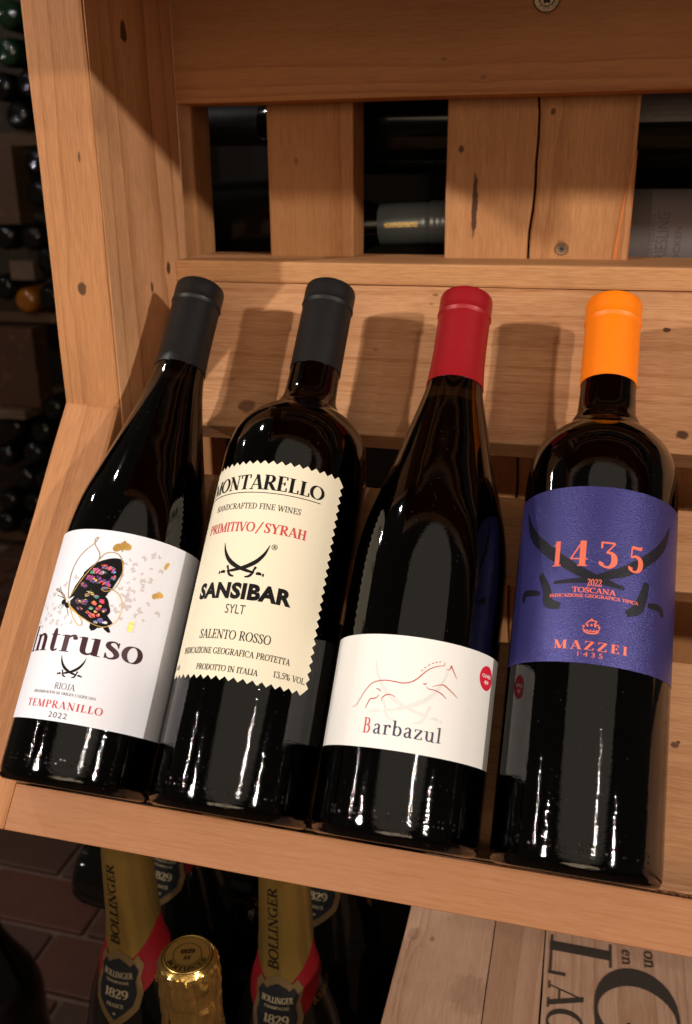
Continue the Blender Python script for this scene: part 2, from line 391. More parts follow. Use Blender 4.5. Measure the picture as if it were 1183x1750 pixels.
# items: ('l', x0,y0,x1,y1,w) line | ('a', pts) auto width curve | ('c', [(x,y,w)..]) explicit spline | ('s',x,y,h) serif | ('v',x,y0,y1) vertical beak | ('o',x,y,r) dot
GL = {
 'I': G_(.36, ('l',.18,0,.18,1,1), ('s',.18,0,.16), ('s',.18,1,.16)),
 'L': G_(.60, ('l',.19,0,.19,1,1), ('s',.19,1,.16), ('l',.04,.025,.56,.025,0), ('v',.55,0,.27)),
 'T': G_(.68, ('l',.34,0,.34,1,1), ('s',.34,0,.16), ('l',.03,.975,.65,.975,0), ('v',.05,.75,1), ('v',.63,.75,1)),
 'H': G_(.80, ('l',.18,0,.18,1,1), ('l',.62,0,.62,1,1), ('l',.18,.5,.62,.5,0), ('s',.18,0,.15), ('s',.18,1,.15), ('s',.62,0,.15), ('s',.62,1,.15)),
 'E': G_(.64, ('l',.19,0,.19,1,1), ('l',.04,.025,.56,.025,0), ('l',.04,.975,.54,.975,0), ('l',.19,.52,.44,.52,0), ('v',.56,0,.25), ('v',.54,.78,1), ('v',.44,.40,.64)),
 'F': G_(.60, ('l',.19,0,.19,1,1), ('s',.19,0,.16), ('l',.04,.975,.54,.975,0), ('l',.19,.50,.44,.50,0), ('v',.54,.76,1), ('v',.44,.38,.62)),
 'N': G_(.84, ('l',.16,0,.16,1,0), ('l',.13,1,.67,0,1), ('l',.68,0,.68,1,0), ('s',.16,0,.13), ('s',.10,1,.09), ('s',.68,1,.13)),
 'M': G_(1.0, ('l',.15,0,.17,1,0), ('l',.18,1,.49,.02,1), ('l',.49,.02,.82,1,0), ('l',.83,0,.83,1,1), ('s',.15,0,.13), ('s',.12,1,.08), ('s',.83,0,.15), ('s',.88,1,.09)),
 'A': G_(.76, ('l',.10,0,.38,1,0), ('l',.37,1,.66,0,1), ('l',.18,.32,.55,.32,0), ('s',.10,0,.12), ('s',.65,0,.15)),
 'V': G_(.74, ('l',.10,1,.38,0,1), ('l',.38,0,.66,1,0), ('s',.11,1,.15), ('s',.66,1,.12)),
 'W': G_(1.04, ('l',.09,1,.31,0,1), ('l',.31,0,.52,.9,0), ('l',.50,1,.72,0,1), ('l',.72,0,.95,1,0), ('s',.10,1,.13), ('s',.95,1,.10)),
 'Y': G_(.72, ('l',.10,1,.37,.46,1), ('l',.37,.46,.64,1,0), ('l',.37,0,.37,.48,1), ('s',.10,1,.13), ('s',.64,1,.12), ('s',.37,0,.16)),
 'R': G_(.74, ('l',.19,0,.19,1,1), ('s',.19,0,.16), ('l',.04,.975,.36,.975,0), ('a',arc(.36,.74,.20,.235,90,-90)), ('l',.19,.505,.38,.505,0), ('l',.36,.5,.66,0,1), ('s',.68,0,.10)),
 'P': G_(.64, ('l',.19,0,.19,1,1), ('s',.19,0,.16), ('l',.04,.975,.36,.975,0), ('a',arc(.36,.72,.21,.255,90,-90)), ('l',.19,.465,.36,.465,0)),
 'B': G_(.68, ('l',.19,0,.19,1,1), ('l',.04,.975,.34,.975,0), ('l',.04,.025,.36,.025,0), ('a',arc(.34,.755,.19,.22,90,-90)), ('l',.19,.53,.36,.53,0), ('a',arc(.36,.28,.23,.255,90,-90))),
 'D': G_(.78, ('l',.19,0,.19,1,1), ('l',.04,.975,.32,.975,0), ('l',.04,.025,.32,.025,0), ('a',arc(.32,.5,.36,.475,90,-90,18))),
 'O': G_(.82, ('a',arc(.41,.5,.335,.475,90,450,28))),
 'C': G_(.74, ('a',arc(.42,.5,.34,.475,48,312,24)), ('v',.65,.66,.94)),
 'G': G_(.80, ('a',arc(.42,.5,.34,.475,48,300,24)), ('v',.65,.68,.94), ('l',.64,.02,.64,.42,1), ('s',.64,.42,.14)),
 'U': G_(.80, ('l',.17,.32,.17,1,1), ('a',[(.17,.34)]+arc(.40,.30,.23,.275,180,360,14)+[(.63,.34)]), ('l',.63,.3,.63,1,0), ('s',.17,1,.15), ('s',.63,1,.12)),
 'Z': G_(.66, ('l',.06,.975,.58,.975,0), ('l',.56,.96,.08,.04,1), ('l',.06,.025,.60,.025,0), ('v',.07,.76,1), ('v',.59,0,.24)),
 'S': G_(.58, ('c',[(.48,.80,.1),(.42,.93,.2),(.29,.975,.15),(.15,.90,.5),(.12,.76,.9),(.22,.60,1),(.38,.45,1),(.46,.28,.9),(.42,.10,.5),(.28,.025,.15),(.14,.08,.2),(.09,.22,.1)]), ('v',.485,.72,.98), ('v',.085,.02,.30)),
 'J': G_(.46, ('c',[(.30,.98,1),(.30,.60,1),(.30,.25,1),(.25,.06,.6),(.13,.02,.3),(.05,.10,.5)]), ('s',.30,1,.15)),
 'K': G_(.76, ('l',.19,0,.19,1,1), ('s',.19,0,.16), ('s',.19,1,.16), ('l',.19,.4,.60,1,0), ('l',.33,.56,.66,0,1), ('s',.68,0,.11), ('s',.60,1,.12)),
 '/': G_(.46, ('l',.04,-.1,.42,1.05,0)),
 '.': G_(.24, ('o',.12,.07,.08)), ',': G_(.24, ('o',.12,.07,.08), ('l',.15,.05,.09,-.15,0)),
 '1': G_(.46, ('l',.24,0,.24,1,1), ('s',.24,0,.17), ('l',.24,.98,.08,.80,0)),
 '2': G_(.60, ('c',[(.10,.76,.6),(.15,.92,.2),(.29,.975,.15),(.44,.90,.7),(.46,.74,1),(.38,.52,.8),(.22,.28,.3),(.08,.06,.1)]), ('l',.07,.05,.54,.05,.6), ('v',.53,.03,.28)),
 '3': G_(.58, ('l',.10,.975,.50,.975,.15), ('v',.10,.74,1), ('l',.50,.97,.26,.60,0), ('c',[(.24,.58,.1),(.40,.58,.5),(.49,.44,1),(.49,.22,1),(.38,.05,.5),(.24,.025,.15),(.10,.12,.5),(.12,.20,1)])),
 '4': G_(.62, ('l',.42,0,.42,1,1), ('l',.40,1,.05,.28,0), ('l',.05,.28,.58,.28,0), ('s',.42,0,.15)),
 '5': G_(.58, ('l',.14,.96,.48,.96,.5), ('v',.48,.93,1.06), ('l',.14,.97,.12,.55,0), ('c',[(.12,.55,.1),(.28,.63,.4),(.44,.54,.9),(.48,.34,1),(.42,.12,.7),(.26,.025,.15),(.11,.10,.5),(.12,.19,1)])),
 '%': G_(.86, ('a',arc(.22,.76,.15,.21,0,360)), ('a',arc(.62,.24,.15,.21,0,360)), ('l',.16,0,.68,1,0)),
 '8': G_(.58, ('a',arc(.29,.75,.19,.23,0,360)), ('a',arc(.29,.27,.23,.25,0,360))),
 '9': G_(.58, ('a',arc(.29,.68,.21,.30,0,360)), ('c',[(.50,.7,1),(.48,.35,.8),(.34,.08,.4),(.12,.0,.1)])),
 '0': G_(.60, ('a',arc(.30,.5,.22,.475,90,450,24))),
 '6': G_(.58, ('a',arc(.29,.30,.21,.28,0,360)), ('c',[(.46,1.0,.1),(.24,.86,.5),(.09,.55,1),(.08,.3,1)])),
 # lower case (x height .64)
 'n': G_(.66, ('l',.16,0,.16,.64,1), ('s',.16,0,.15), ('s',.10,.62,.10), ('c',[(.18,.44,.1),(.26,.60,.3),(.38,.63,.5),(.47,.52,1),(.49,.40,1)]), ('l',.49,0,.49,.42,1), ('s',.49,0,.15)),
 't': G_(.42, ('c',[(.18,.86,.3),(.18,.64,1),(.18,.30,1),(.19,.10,.9),(.26,.02,.4),(.37,.08,.1)]), ('l',.04,.62,.36,.62,0)),
 'r': G_(.50, ('l',.16,0,.16,.64,1), ('s',.16,0,.15), ('s',.10,.62,.10), ('c',[(.18,.42,.1),(.25,.57,.2),(.35,.63,.4),(.42,.60,.8)]), ('o',.42,.55,.075)),
 'u': G_(.68, ('l',.16,.22,.16,.64,1), ('s',.10,.62,.10), ('c',[(.16,.24,1),(.18,.10,.9),(.28,.02,.4),(.40,.06,.2),(.49,.20,.1)]), ('l',.50,0,.50,.64,1), ('s',.44,.62,.10), ('s',.57,.02,.09)),
 's': G_(.46, ('c',[(.37,.50,.1),(.31,.61,.2),(.21,.635,.2),(.11,.57,.6),(.11,.46,.9),(.21,.37,1),(.31,.29,1),(.37,.17,.9),(.32,.06,.5),(.21,.015,.2),(.11,.05,.2),(.07,.15,.1)]), ('v',.375,.44,.64), ('v',.07,0,.20)),
 'o': G_(.60, ('a',arc(.30,.32,.225,.30,90,450,24))),
 'a': G_(.56, ('c',[(.11,.50,.8),(.16,.60,.3),(.27,.635,.3),(.37,.55,.9),(.38,.40,1),(.38,.14,1),(.42,.03,.5),(.51,.06,.1)]), ('c',[(.38,.38,.1),(.22,.32,.2),(.11,.22,.8),(.11,.10,.9),(.20,.02,.5),(.31,.06,.1),(.37,.14,.1)])),
 'b': G_(.62, ('l',.14,.02,.14,1,1), ('s',.09,.98,.09), ('a',arc(.32,.32,.20,.30,140,-140,20))),
 'z': G_(.54, ('l',.06,.615,.46,.615,0), ('l',.44,.60,.08,.04,1), ('l',.06,.025,.48,.025,0), ('v',.07,.46,.64), ('v',.47,0,.18)),
 'l': G_(.32, ('l',.16,0,.16,1,1), ('s',.16,0,.15), ('s',.10,.98,.10)),
 'i': G_(.32, ('l',.16,0,.16,.62,1), ('s',.16,0,.15), ('s',.10,.62,.10), ('o',.16,.86,.08)),
 'e': G_(.54, ('l',.10,.36,.44,.36,0), ('c',[(.44,.36,.3),(.40,.56,.5),(.27,.635,.2),(.13,.52,.8),(.09,.32,1),(.14,.10,.8),(.28,.02,.3),(.44,.12,.1)])),
 'd': G_(.64, ('l',.46,.02,.46,1,1), ('s',.40,.98,.10), ('s',.53,.02,.09), ('a',arc(.30,.32,.20,.30,40,320,20))),
 'h': G_(.66, ('l',.16,0,.16,1,1), ('s',.16,0,.15), ('s',.10,.98,.10), ('c',[(.18,.44,.1),(.26,.60,.3),(.38,.63,.5),(.47,.52,1),(.49,.40,1)]), ('l',.49,0,.49,.42,1), ('s',.49,0,.15)),
 'c': G_(.52, ('a',arc(.30,.32,.215,.30,50,310,18)), ('o',.43,.52,.06)),
 'g': G_(.56, ('a',arc(.27,.44,.16,.19,0,360)), ('a',arc(.27,-.08,.20,.14,0,360)), ('l',.38,.58,.50,.62,0)),
 'f': G_(.40, ('c',[(.36,.92,.3),(.26,.98,.3),(.18,.86,.9),(.17,.6,1),(.17,.0,1)]), ('l',.04,.62,.34,.62,0), ('s',.17,0,.15)),
 'k': G_(.62, ('l',.16,0,.16,1,1), ('s',.16,0,.14), ('l',.16,.25,.46,.63,0), ('l',.27,.38,.50,0,1), ('s',.52,0,.10), ('s',.46,.63,.10)),
 'm': G_(.96, ('l',.14,0,.14,.64,1), ('l',.46,0,.46,.5,1), ('l',.78,0,.78,.5,1), ('a',arc(.31,.45,.16,.17,160,0)), ('a',arc(.63,.45,.16,.17,160,0)), ('s',.14,0,.12), ('s',.46,0,.12), ('s',.78,0,.12)),
 ' ': G_(.34,),
}
def serif_bm(text, thick=0.15, thin=0.045, track=0.0, slant=0.0):
    bm = bmesh.new(); x = 0.0
    for ch in text:
        acc = None
        if ch in 'ÉÓ': acc = ch; ch = {'É': 'E', 'Ó': 'O'}[ch]
        adv, items = GL.get(ch, GL[' '])
        def wd(w): return thin + (thick - thin) * w
        for it in items:
            k = it[0]
            if k == 'l':
                _, x0, y0, x1, y1, w = it
                diag = abs(x1 - x0) > 0.06 and abs(y1 - y0) > 0.2
                n = 5
                pts = [(x + x0 + (x1 - x0) * i / n, y0 + (y1 - y0) * i / n) for i in range(n + 1)]
                if y0 > y1: pts = pts[::-1]
                if diag:      # cut flush with the base and cap lines
                    z = layer(); hw = wd(w) * 0.5 * math.hypot(x1 - x0, y1 - y0) / abs(y1 - y0)
                    vs = [(bm.verts.new((p[0] - hw, p[1], z)), bm.verts.new((p[0] + hw, p[1], z))) for p in pts]
                    for i in range(n): bm.faces.new((vs[i][0], vs[i][1], vs[i + 1][1], vs[i + 1][0]))
                else: add_ribbon(bm, pts, wd(w))
            elif k == 'a':
                pts = it[1]; n = len(pts); ws = []
                for i in range(n):
                    a = pts[max(0, i - 1)]; b = pts[min(n - 1, i + 1)]
                    l = math.hypot(b[0] - a[0], b[1] - a[1]) or 1e-6
                    ws.append(wd((abs(b[1] - a[1]) / l) ** 1.6))
                add_ribbon(bm, [(x + p[0], p[1]) for p in pts], ws)
            elif k == 'c':
                q = catmull([(p[0] + x, p[1], p[2]) for p in it[1]], 4)
                add_ribbon(bm, [(p[0], p[1]) for p in q], [wd(max(0, min(1, p[2]))) for p in q])
            elif k == 's':
                _, sx, sy, h = it
                yy = sy + thin * 0.5 if sy < 0.01 else sy - thin * 0.5
                add_ribbon(bm, [(x + sx - h, yy), (x + sx, yy), (x + sx + h, yy)], thin)
            elif k == 'v':
                _, sx, y0, y1 = it
                add_ribbon(bm, [(x + sx, y0), (x + sx, y1)], thin * 1.25)
            elif k == 'o':
                add_ell(bm, x + it[1], it[2], it[3], it[3], n=10)
        if acc: add_ribbon(bm, [(x + adv * .42, 1.06), (x + adv * .62, 1.24)], thin * 1.6)
        x += adv + track
    if slant:
        for v in bm.verts: v.co.x += slant * v.co.y
    return bm, x - track
_fontc = {}
def sans_bm(text, bold=0.0, track=1.0):
    cu = bpy.data.curves.new('type', 'FONT'); cu.body = text; cu.size = 1.0; cu.offset = bold; cu.resolution_u = 3
    cu.space_character = track
    ob = bpy.data.objects.new('type', cu); sc.collection.objects.link(ob)
    dg = bpy.context.evaluated_depsgraph_get()
    me = bpy.data.meshes.new_from_object(ob.evaluated_get(dg))
    bm = bmesh.new(); bm.from_mesh(me)
    bpy.data.objects.remove(ob); bpy.data.curves.remove(cu); bpy.data.meshes.remove(me)
    bmesh.ops.triangulate(bm, faces=bm.faces)
    xs = [v.co.x for v in bm.verts]; ys = [v.co.y for v in bm.verts]
    x0 = min(xs); h = max(ys)
    for v in bm.verts: v.co.x = (v.co.x - x0) / h; v.co.y /= h; v.co.z = 0
    return bm, (max(xs) - x0) / h
def place(bm, wid, s0, s1, u, h, rot=0.0):
    """scale a unit-height line of type so that it runs from s0 to s1 on baseline u with cap height h"""
    k = (s1 - s0) / wid
    for v in bm.verts:
        v.co.x = s0 + v.co.x * k; v.co.y = u + v.co.y * h
    return bm
def type_on(surf, text, s0, s1, u, h, mat, parent, font='serif', name='lettering', swap=None, **kw):
    bm, wd = serif_bm(text, **kw) if font == 'serif' else sans_bm(text, **kw)
    place(bm, wd, s0, s1, u, h)
    if swap:
        for v in bm.verts: v.co.x, v.co.y = swap(v.co.x, v.co.y)
    return wrap(name, bm, surf, mat, parent, lim=2.0)

# ================================================================== THE RACK
M_post = wood('pine_post', [(0.152, 0.0065, 0.0042, 1.3, .95), (0.0, -0.010, .0018, 3.5, .5)], 1, plane='xy', pith=(0.01, 0.10), ring=.8)
P_IN = (-0.279)
rack = empty('wine_rack', (0, 0, 0))
tag(rack, 'pale pine display rack holding the four leaning wine bottles', 'wine rack')
UP = (0, 0, 1); XA = (1, 0, 0); YA = (0, 1, 0)
U3 = (0, UY, UZ); N3 = (0, -UZ, UY)
def rb(name, *a, **k): return board(name, *a, **k)

# upright post: local x runs DOWN the post (z = -x), local y = world X
M_post = wood('pine_post_a', [(0.20, 0.0095, 0.0030, 1.4, .95), (-0.235, 0.004, .0035, 1.5, .6), (0.035, .0025, .0007, 4, .8)], 1, pith=(0.012, 0.10), ring=.75)
M_post_in = M_post
post_z0, post_z1 = -0.150, 0.42
post_zc = (post_z0 + post_z1) / 2
def knot_post(z, v, r, st=1.4, d=.9): return (post_zc - z, v, r, st, d)
# one timber; the knots of the front and of the inner face sit on different faces so they never meet
M_post = wood('pine_post_timber', [knot_post(-0.0610, 0.0015, 0.0030), knot_post(0.013, 0.008, 0.0008, 3.5, .8)], 1, pith=(0.012, 0.10), ring=1.25, contrast=.8)
rb('upright_post', (-0.298, 0.5605, post_zc), (0, 0, -1), XA, (post_z1 - post_z0, 0.0380, 0.1125), M_post, rack, bevel=0.0022, seed=1)
M_cheek = wood('pine_cheek', [knot_post(-0.0560, 0.0257, 0.0030, 1.5, .95), knot_post(-0.0655, -0.0010, .0022, 1.5, .85), knot_post(0.0825, -0.0123, 0.0040, 1.6, .95)], 2, pith=(0.0, 0.10), ring=1.0, contrast=1.0, light=(0.60, 0.325, 0.165), dark=(0.36, 0.170, 0.070))
rb('post_cheek', (-0.27975, 0.56145, post_zc), (0, 0, -1), (0, 1, 0), (post_z1 - post_z0 - .001, 0.1115, 0.0024), M_cheek, rack, bevel=0.00025, wob=.0001, seed=2)

# side board of the tray and the rail the bottles stand on
M_side = wood('pine_side', [], 3, pith=(0.01, 0.09), ring=1.2, contrast=.7)
rb('side_board', W(-0.2985, 0.1068, -0.4865), U3, XA, (0.2604, 0.0375, 0.037), M_side, rack, bevel=0.0022, seed=3)
M_rail = wood('pine_rail', [(0.05, 0.0062, 0.0010, 2.0, .5)], 4, plane='xz', pith=(0.10, 0.06), ring=1.3, contrast=.30, light=(0.345, 0.160, 0.076))
rb('front_rail', W(0.0805, -0.0112, -0.4900), XA, N3, (0.720, 0.0440, 0.0240), M_rail, rack, bevel=0.0010, wob=.0003, seed=4)

# tray slats
def slat(u0, u1, seed, knots=(), x0=-0.2785, x1=0.44, light=(0.47, 0.245, 0.118)):
    mt = wood('pine_slat', knots, seed, pith=(0.02, 0.07), ring=1.1, contrast=.42, light=light)
    xc = (x0 + x1) / 2
    return rb('tray_slat', W(xc, (u0 + u1) / 2, -0.4970 - .0095), XA, U3, (x1 - x0, u1 - u0, 0.019), mt, rack, bevel=0.0012, seed=seed)
xc = (-0.2785 + 0.44) / 2
def ks(x, u, uc, r, st=1.2, d=.9): return (x - xc, u - uc, r, st, d)
slat(0.2345, 0.3475, 6, [ks(-0.208, 0.2495, .291, .0050, 1.2, .7), ks(0.046, .316, .291, .0018, 1.4, .95), ks(0.0570, .2465, .291, .0030, 1.3, .95), ks(-0.097, .337, .291, .0009, 2.5, .7), ks(-0.0985, .330, .291, .0006, 2.5, .6), ks(-.130, .295, .291, .0010, 2, .4), ks(0.030, .276, .291, .0012, 3.0, .3)], light=(0.50, 0.272, 0.138))
slat(0.1530, 0.2005, 7, [])
slat(0.0015, 0.1150, 8, [ks(0.0600, .072, .058, .0016, 1.3, .85), ks(0.0612, .0735, .058, .0008, 1.3, .9)])
# the rough edge of chips where the last slat meets the rail
bmc = bmesh.new(); rr = random.Random(5)
for i in range(70):
    x = 0.052 + 0.03 * rr.random() ; n = -0.4965 + 0.006 * rr.random()
    s = rr.uniform(.0005, .0013)
    g = bmesh.ops.create_icosphere(bmc, subdivisions=1, radius=s)
    c = W(x, 0.0012 + s * .5, n)
    for v in g['verts']:
        v.co = Vector((v.co.x * rr.uniform(1, 2), v.co.y, v.co.z * .7)) + c
M_chip = plain('wood_chip', (0.42, 0.23, 0.12), .8, var=.4)
tag(meshobj('wood_chips', bmc, M_chip, rack), kind='stuff')

# ledge above the tray
M_ledge = wood('pine_ledge', [], 9, plane='xy', pith=(0.2, 0.06), ring=.9, contrast=.5, light=(0.476, 0.247, 0.108))
rb('ledge', (0.081, 0.6370, -0.0585), XA, YA, (0.720, 0.0780, 0.0140), M_ledge, rack, bevel=0.0016, seed=9)

# uprights at the back, running down behind the tray
def back(x0, x1, seed, knots=(), curve=None, light=(0.447, 0.222, 0.092)):
    z0, z1 = -0.62, 0.42; zc = (z0 + z1) / 2; xm = (x0 + x1) / 2
    kk = [(zc - z, x - xm, r, st, d) for (x, z, r, st, d) in knots]
    mt = wood('pine_back', kk, seed, pith=(0.0, 0.09), ring=.7, contrast=.8, light=light)
    o = rb('back_board', (xm, 0.664, zc), (0, 0, -1), XA, (z1 - z0, x1 - x0, 0.032), mt, rack, bevel=0.0014, seed=seed, wob=.0003, cuts=70 if curve else 24, curve=curve)
    return o
back(-0.352, -0.2817, 12)
back(-0.2262, -0.1645, 13, [(-0.205, 0.0117, .0015, 1.5, .5)], light=(0.424, 0.205, 0.082))
cw = lambda x: .0011 * math.sin(x * 52 + 1.2) + .0005 * math.sin(x * 131 + .4)
b3 = back(-0.1000, -0.0424, 14, [(-0.0905, 0.0180, .0019, 1.3, .9), (-0.0802, -0.017, .0021, 10.0, 1.0)], curve=(1, cw))
b4 = back(-0.0411, 0.0212, 15, [(-0.0322, 0.0395, .0016, 1.3, .9), (-0.0215, -0.0440, .0042, 1.2, .35)], curve=(0, cw))
back(0.150, 0.215, 16)
lb = board('back_board', (0.086, 0.664, -0.350), (0, 0, -1), XA, (0.54, 0.118, 0.030), wood('pine_back', [], 18, contrast=.7), rack, bevel=.0014, seed=18)
# resin-dark waney sliver on the edge of the fourth back board
bmw = bmesh.new()
zz = [-.052 + .0062 * i for i in range(12)]
prev = None
for i, z in enumerate(zz):
    t = i / 11; w = .0092 * (1 - t) ** .6 + .0003
    ro = (bmw.verts.new((0.0216 - w, .6474, z)), bmw.verts.new((0.0218, .6500, z)), bmw.verts.new((0.0218, .664, z)), bmw.verts.new((0.0216 - w, .664, z)))
    if prev:
        for k in range(4): bmw.faces.new((prev[k], prev[(k + 1) % 4], ro[(k + 1) % 4], ro[k]))
    else: bmw.faces.new(ro)
    prev = ro
bmw.faces.new(prev); bmesh.ops.recalc_face_normals(bmw, faces=bmw.faces)
wane = meshobj('bark_edge', bmw, plain('resin_edge', (0.46, 0.130, 0.015), .5, var=.25, bscale=90), rack)
wane['label'] = 'dark orange waney edge'
# crossbeam
M_beam = wood('pine_beam', [(-0.345, -0.0105, .0030, 1.8, .5), (0.02, -0.03, .0012, 2, .4), (-.155, -.066, .0012, 2, .4), (-.180, -.055, .0009, 2.5, .4)], 17, plane='xz', pith=(-.03, 0.05), ring=.6, contrast=1.1, light=(0.388, 0.173, 0.066))
def beam():
    bz0, bz1 = 0.0480, 0.2000
    return rb('crossbeam', (0.081, 0.6315, (bz0 + bz1) / 2), XA, YA, (0.720, 0.0290, bz1 - bz0), M_beam, rack, bevel=0.0016, seed=17)
beam_o = beam()

# screws
M_steel = plain('screw_steel', (0.22, 0.165, 0.11), .38, metal=.9, bump=.3, bscale=900)
M_hole = plain('screw_recess', (0.02, 0.013, 0.01), .8)
def screw(parent, loc, r):
    prof = [(0, -.001), (r, -.001), (r, .0006), (r * .9, .0011), (r * .62, .0010), (r * .50, .0006), (r * .48, -.0002), (0, -.0002)]
    bm = lathe(prof, 36)
    o = meshobj('screw', bm, M_steel, parent, smooth=False)
    # six-lobed recess
    bm2 = bmesh.new(); pts = []
    for k in range(48):
        a = 2 * math.pi * k / 48; rad = r * (.34 + .07 * math.cos(6 * a))
        pts.append((rad * math.cos(a), rad * math.sin(a)))
    add_poly(bm2, pts, z=0.0001)
    for k in range(14):        # little milled ribs round the washer head
        a = 2 * math.pi * k / 14
        add_poly(bm2, [(r * .66 * math.cos(a - .05), r * .66 * math.sin(a - .05)), (r * .80 * math.cos(a), r * .80 * math.sin(a)), (r * .66 * math.cos(a + .05), r * .66 * math.sin(a + .05))], z=.0012)
    s = meshobj('screw_recess', bm2, M_hole, o)
    o.matrix_world = Matrix.Translation(loc) @ Matrix.Rotation(math.radians(90), 4, 'X')
    return o
def attach(o, parent):
    mw = o.matrix_world.copy(); o.parent = parent
    bpy.context.view_layer.update()
    o.matrix_parent_inverse = parent.matrix_world.inverted(); o.matrix_world = mw
s1 = screw(None, (-0.0385, 0.6165, 0.0990), 0.0080)
s2 = screw(None, (-0.0210, 0.6478, -0.0447), 0.0040)
bpy.context.view_layer.update()
attach(s1, beam_o); attach(s2, b4)

# boarding added to keep the gaps behind the stored bottles dark, lower shelf, and the next tray up
M_shade_board = plain('shade_dark_board', (0.004, 0.0025, 0.0015), .9, spec=.03, var=.3)  # near-black colour stands in for the shade behind the rack
rb('rear_shade_panel', (0.145, 0.95, -0.385), XA, UP, (0.92, 1.63, 0.018), M_shade_board, rack, seed=21, wob=0)
rb('bottle_shelf', (0.145, 0.808, -0.1005), XA, YA, (0.86, 0.262, 0.016), M_shade_board, rack, seed=22, wob=0)
rb('lower_shelf', (0.145, 0.67, -0.7490), XA, YA, (0.90, 0.54, 0.018), M_shade_board, rack, seed=23, wob=0)
UPZ = 0.473
def up(o): o.location.z += UPZ; return o
M_up = wood('pine_upper', [], 24)
up(rb('front_rail', W(0.0805, -0.0112, -0.4900), XA, N3, (1.2, 0.0440, 0.0240), M_up, rack, seed=24)).location.x = 0.32
for u0, u1 in ((0.0015, .115), (.153, .2005), (.2345, .3475)):
    up(rb('tray_slat', W(xc, (u0 + u1) / 2, -0.4970 - .0095), XA, U3, (1.2, u1 - u0, 0.019), M_up, rack, seed=25)).location.x = 0.32
rb('beam_shade_board', (-0.286, 0.432, 0.155), XA, YA, (0.012, 0.140, 0.110), M_up, rack, seed=27, cuts=3)  # added board out of view, keeps the left spot off the crossbeam
up(rb('side_board', W(-0.2985, 0.1068, -0.4865), U3, XA, (0.2604, 0.0375, 0.037), M_up, rack, seed=26))

# ================================================================== BOTTLES ON THE TRAY
M_glass = glass('dark_bottle_glass', (0.010, 0.008, 0.005), bump=.035)
M_dots = plain('moulded_glass', (0.004, 0.0035, 0.003), .04, spec=.6)
M_wine = plain('red_wine', (0.0022, 0.0008, 0.0008), .9, spec=0.0)
def cap_profile(rn, u0, u1, r_lip):
    """shrink capsule: sleeve, crease under the lip ring, rounded top"""
    return [(rn - .0002, u0), (rn + .00045, u0 + .0001), (rn + .0005, u0 + .002), (rn + .0003, (u0 + u1) / 2), (rn + .0002, u1 - .0165), (rn + .0003, u1 - .0155),
            (r_lip, u1 - .0145), (r_lip + .0003, u1 - .0135), (r_lip + .0001, u1 - .0125), (r_lip - .0001, u1 - .0105), (r_lip, u1 - .0050), (r_lip - .0001, u1 - .0022),
            (r_lip - .0005, u1 - .0009), (r_lip - .0016, u1 - .0001), (r_lip * .55, u1 + .0001), (0, u1 + .0001)]
def densify(pr, n=4):
    out = []
    for i in range(len(pr) - 1):
        for k in range(n): out.append(tuple(a + (b - a) * k / n for a, b in zip(pr[i], pr[i + 1])))
    return out + [pr[-1]]
def heel_mod(n, depth, top):
    def f(r, z, a):
        k = max(0.0, 1 - abs(z - .0016) / top) if z < top + .0016 else 0
        return r - depth * k * (0.5 + 0.5 * math.cos(n * a)), z
    return f
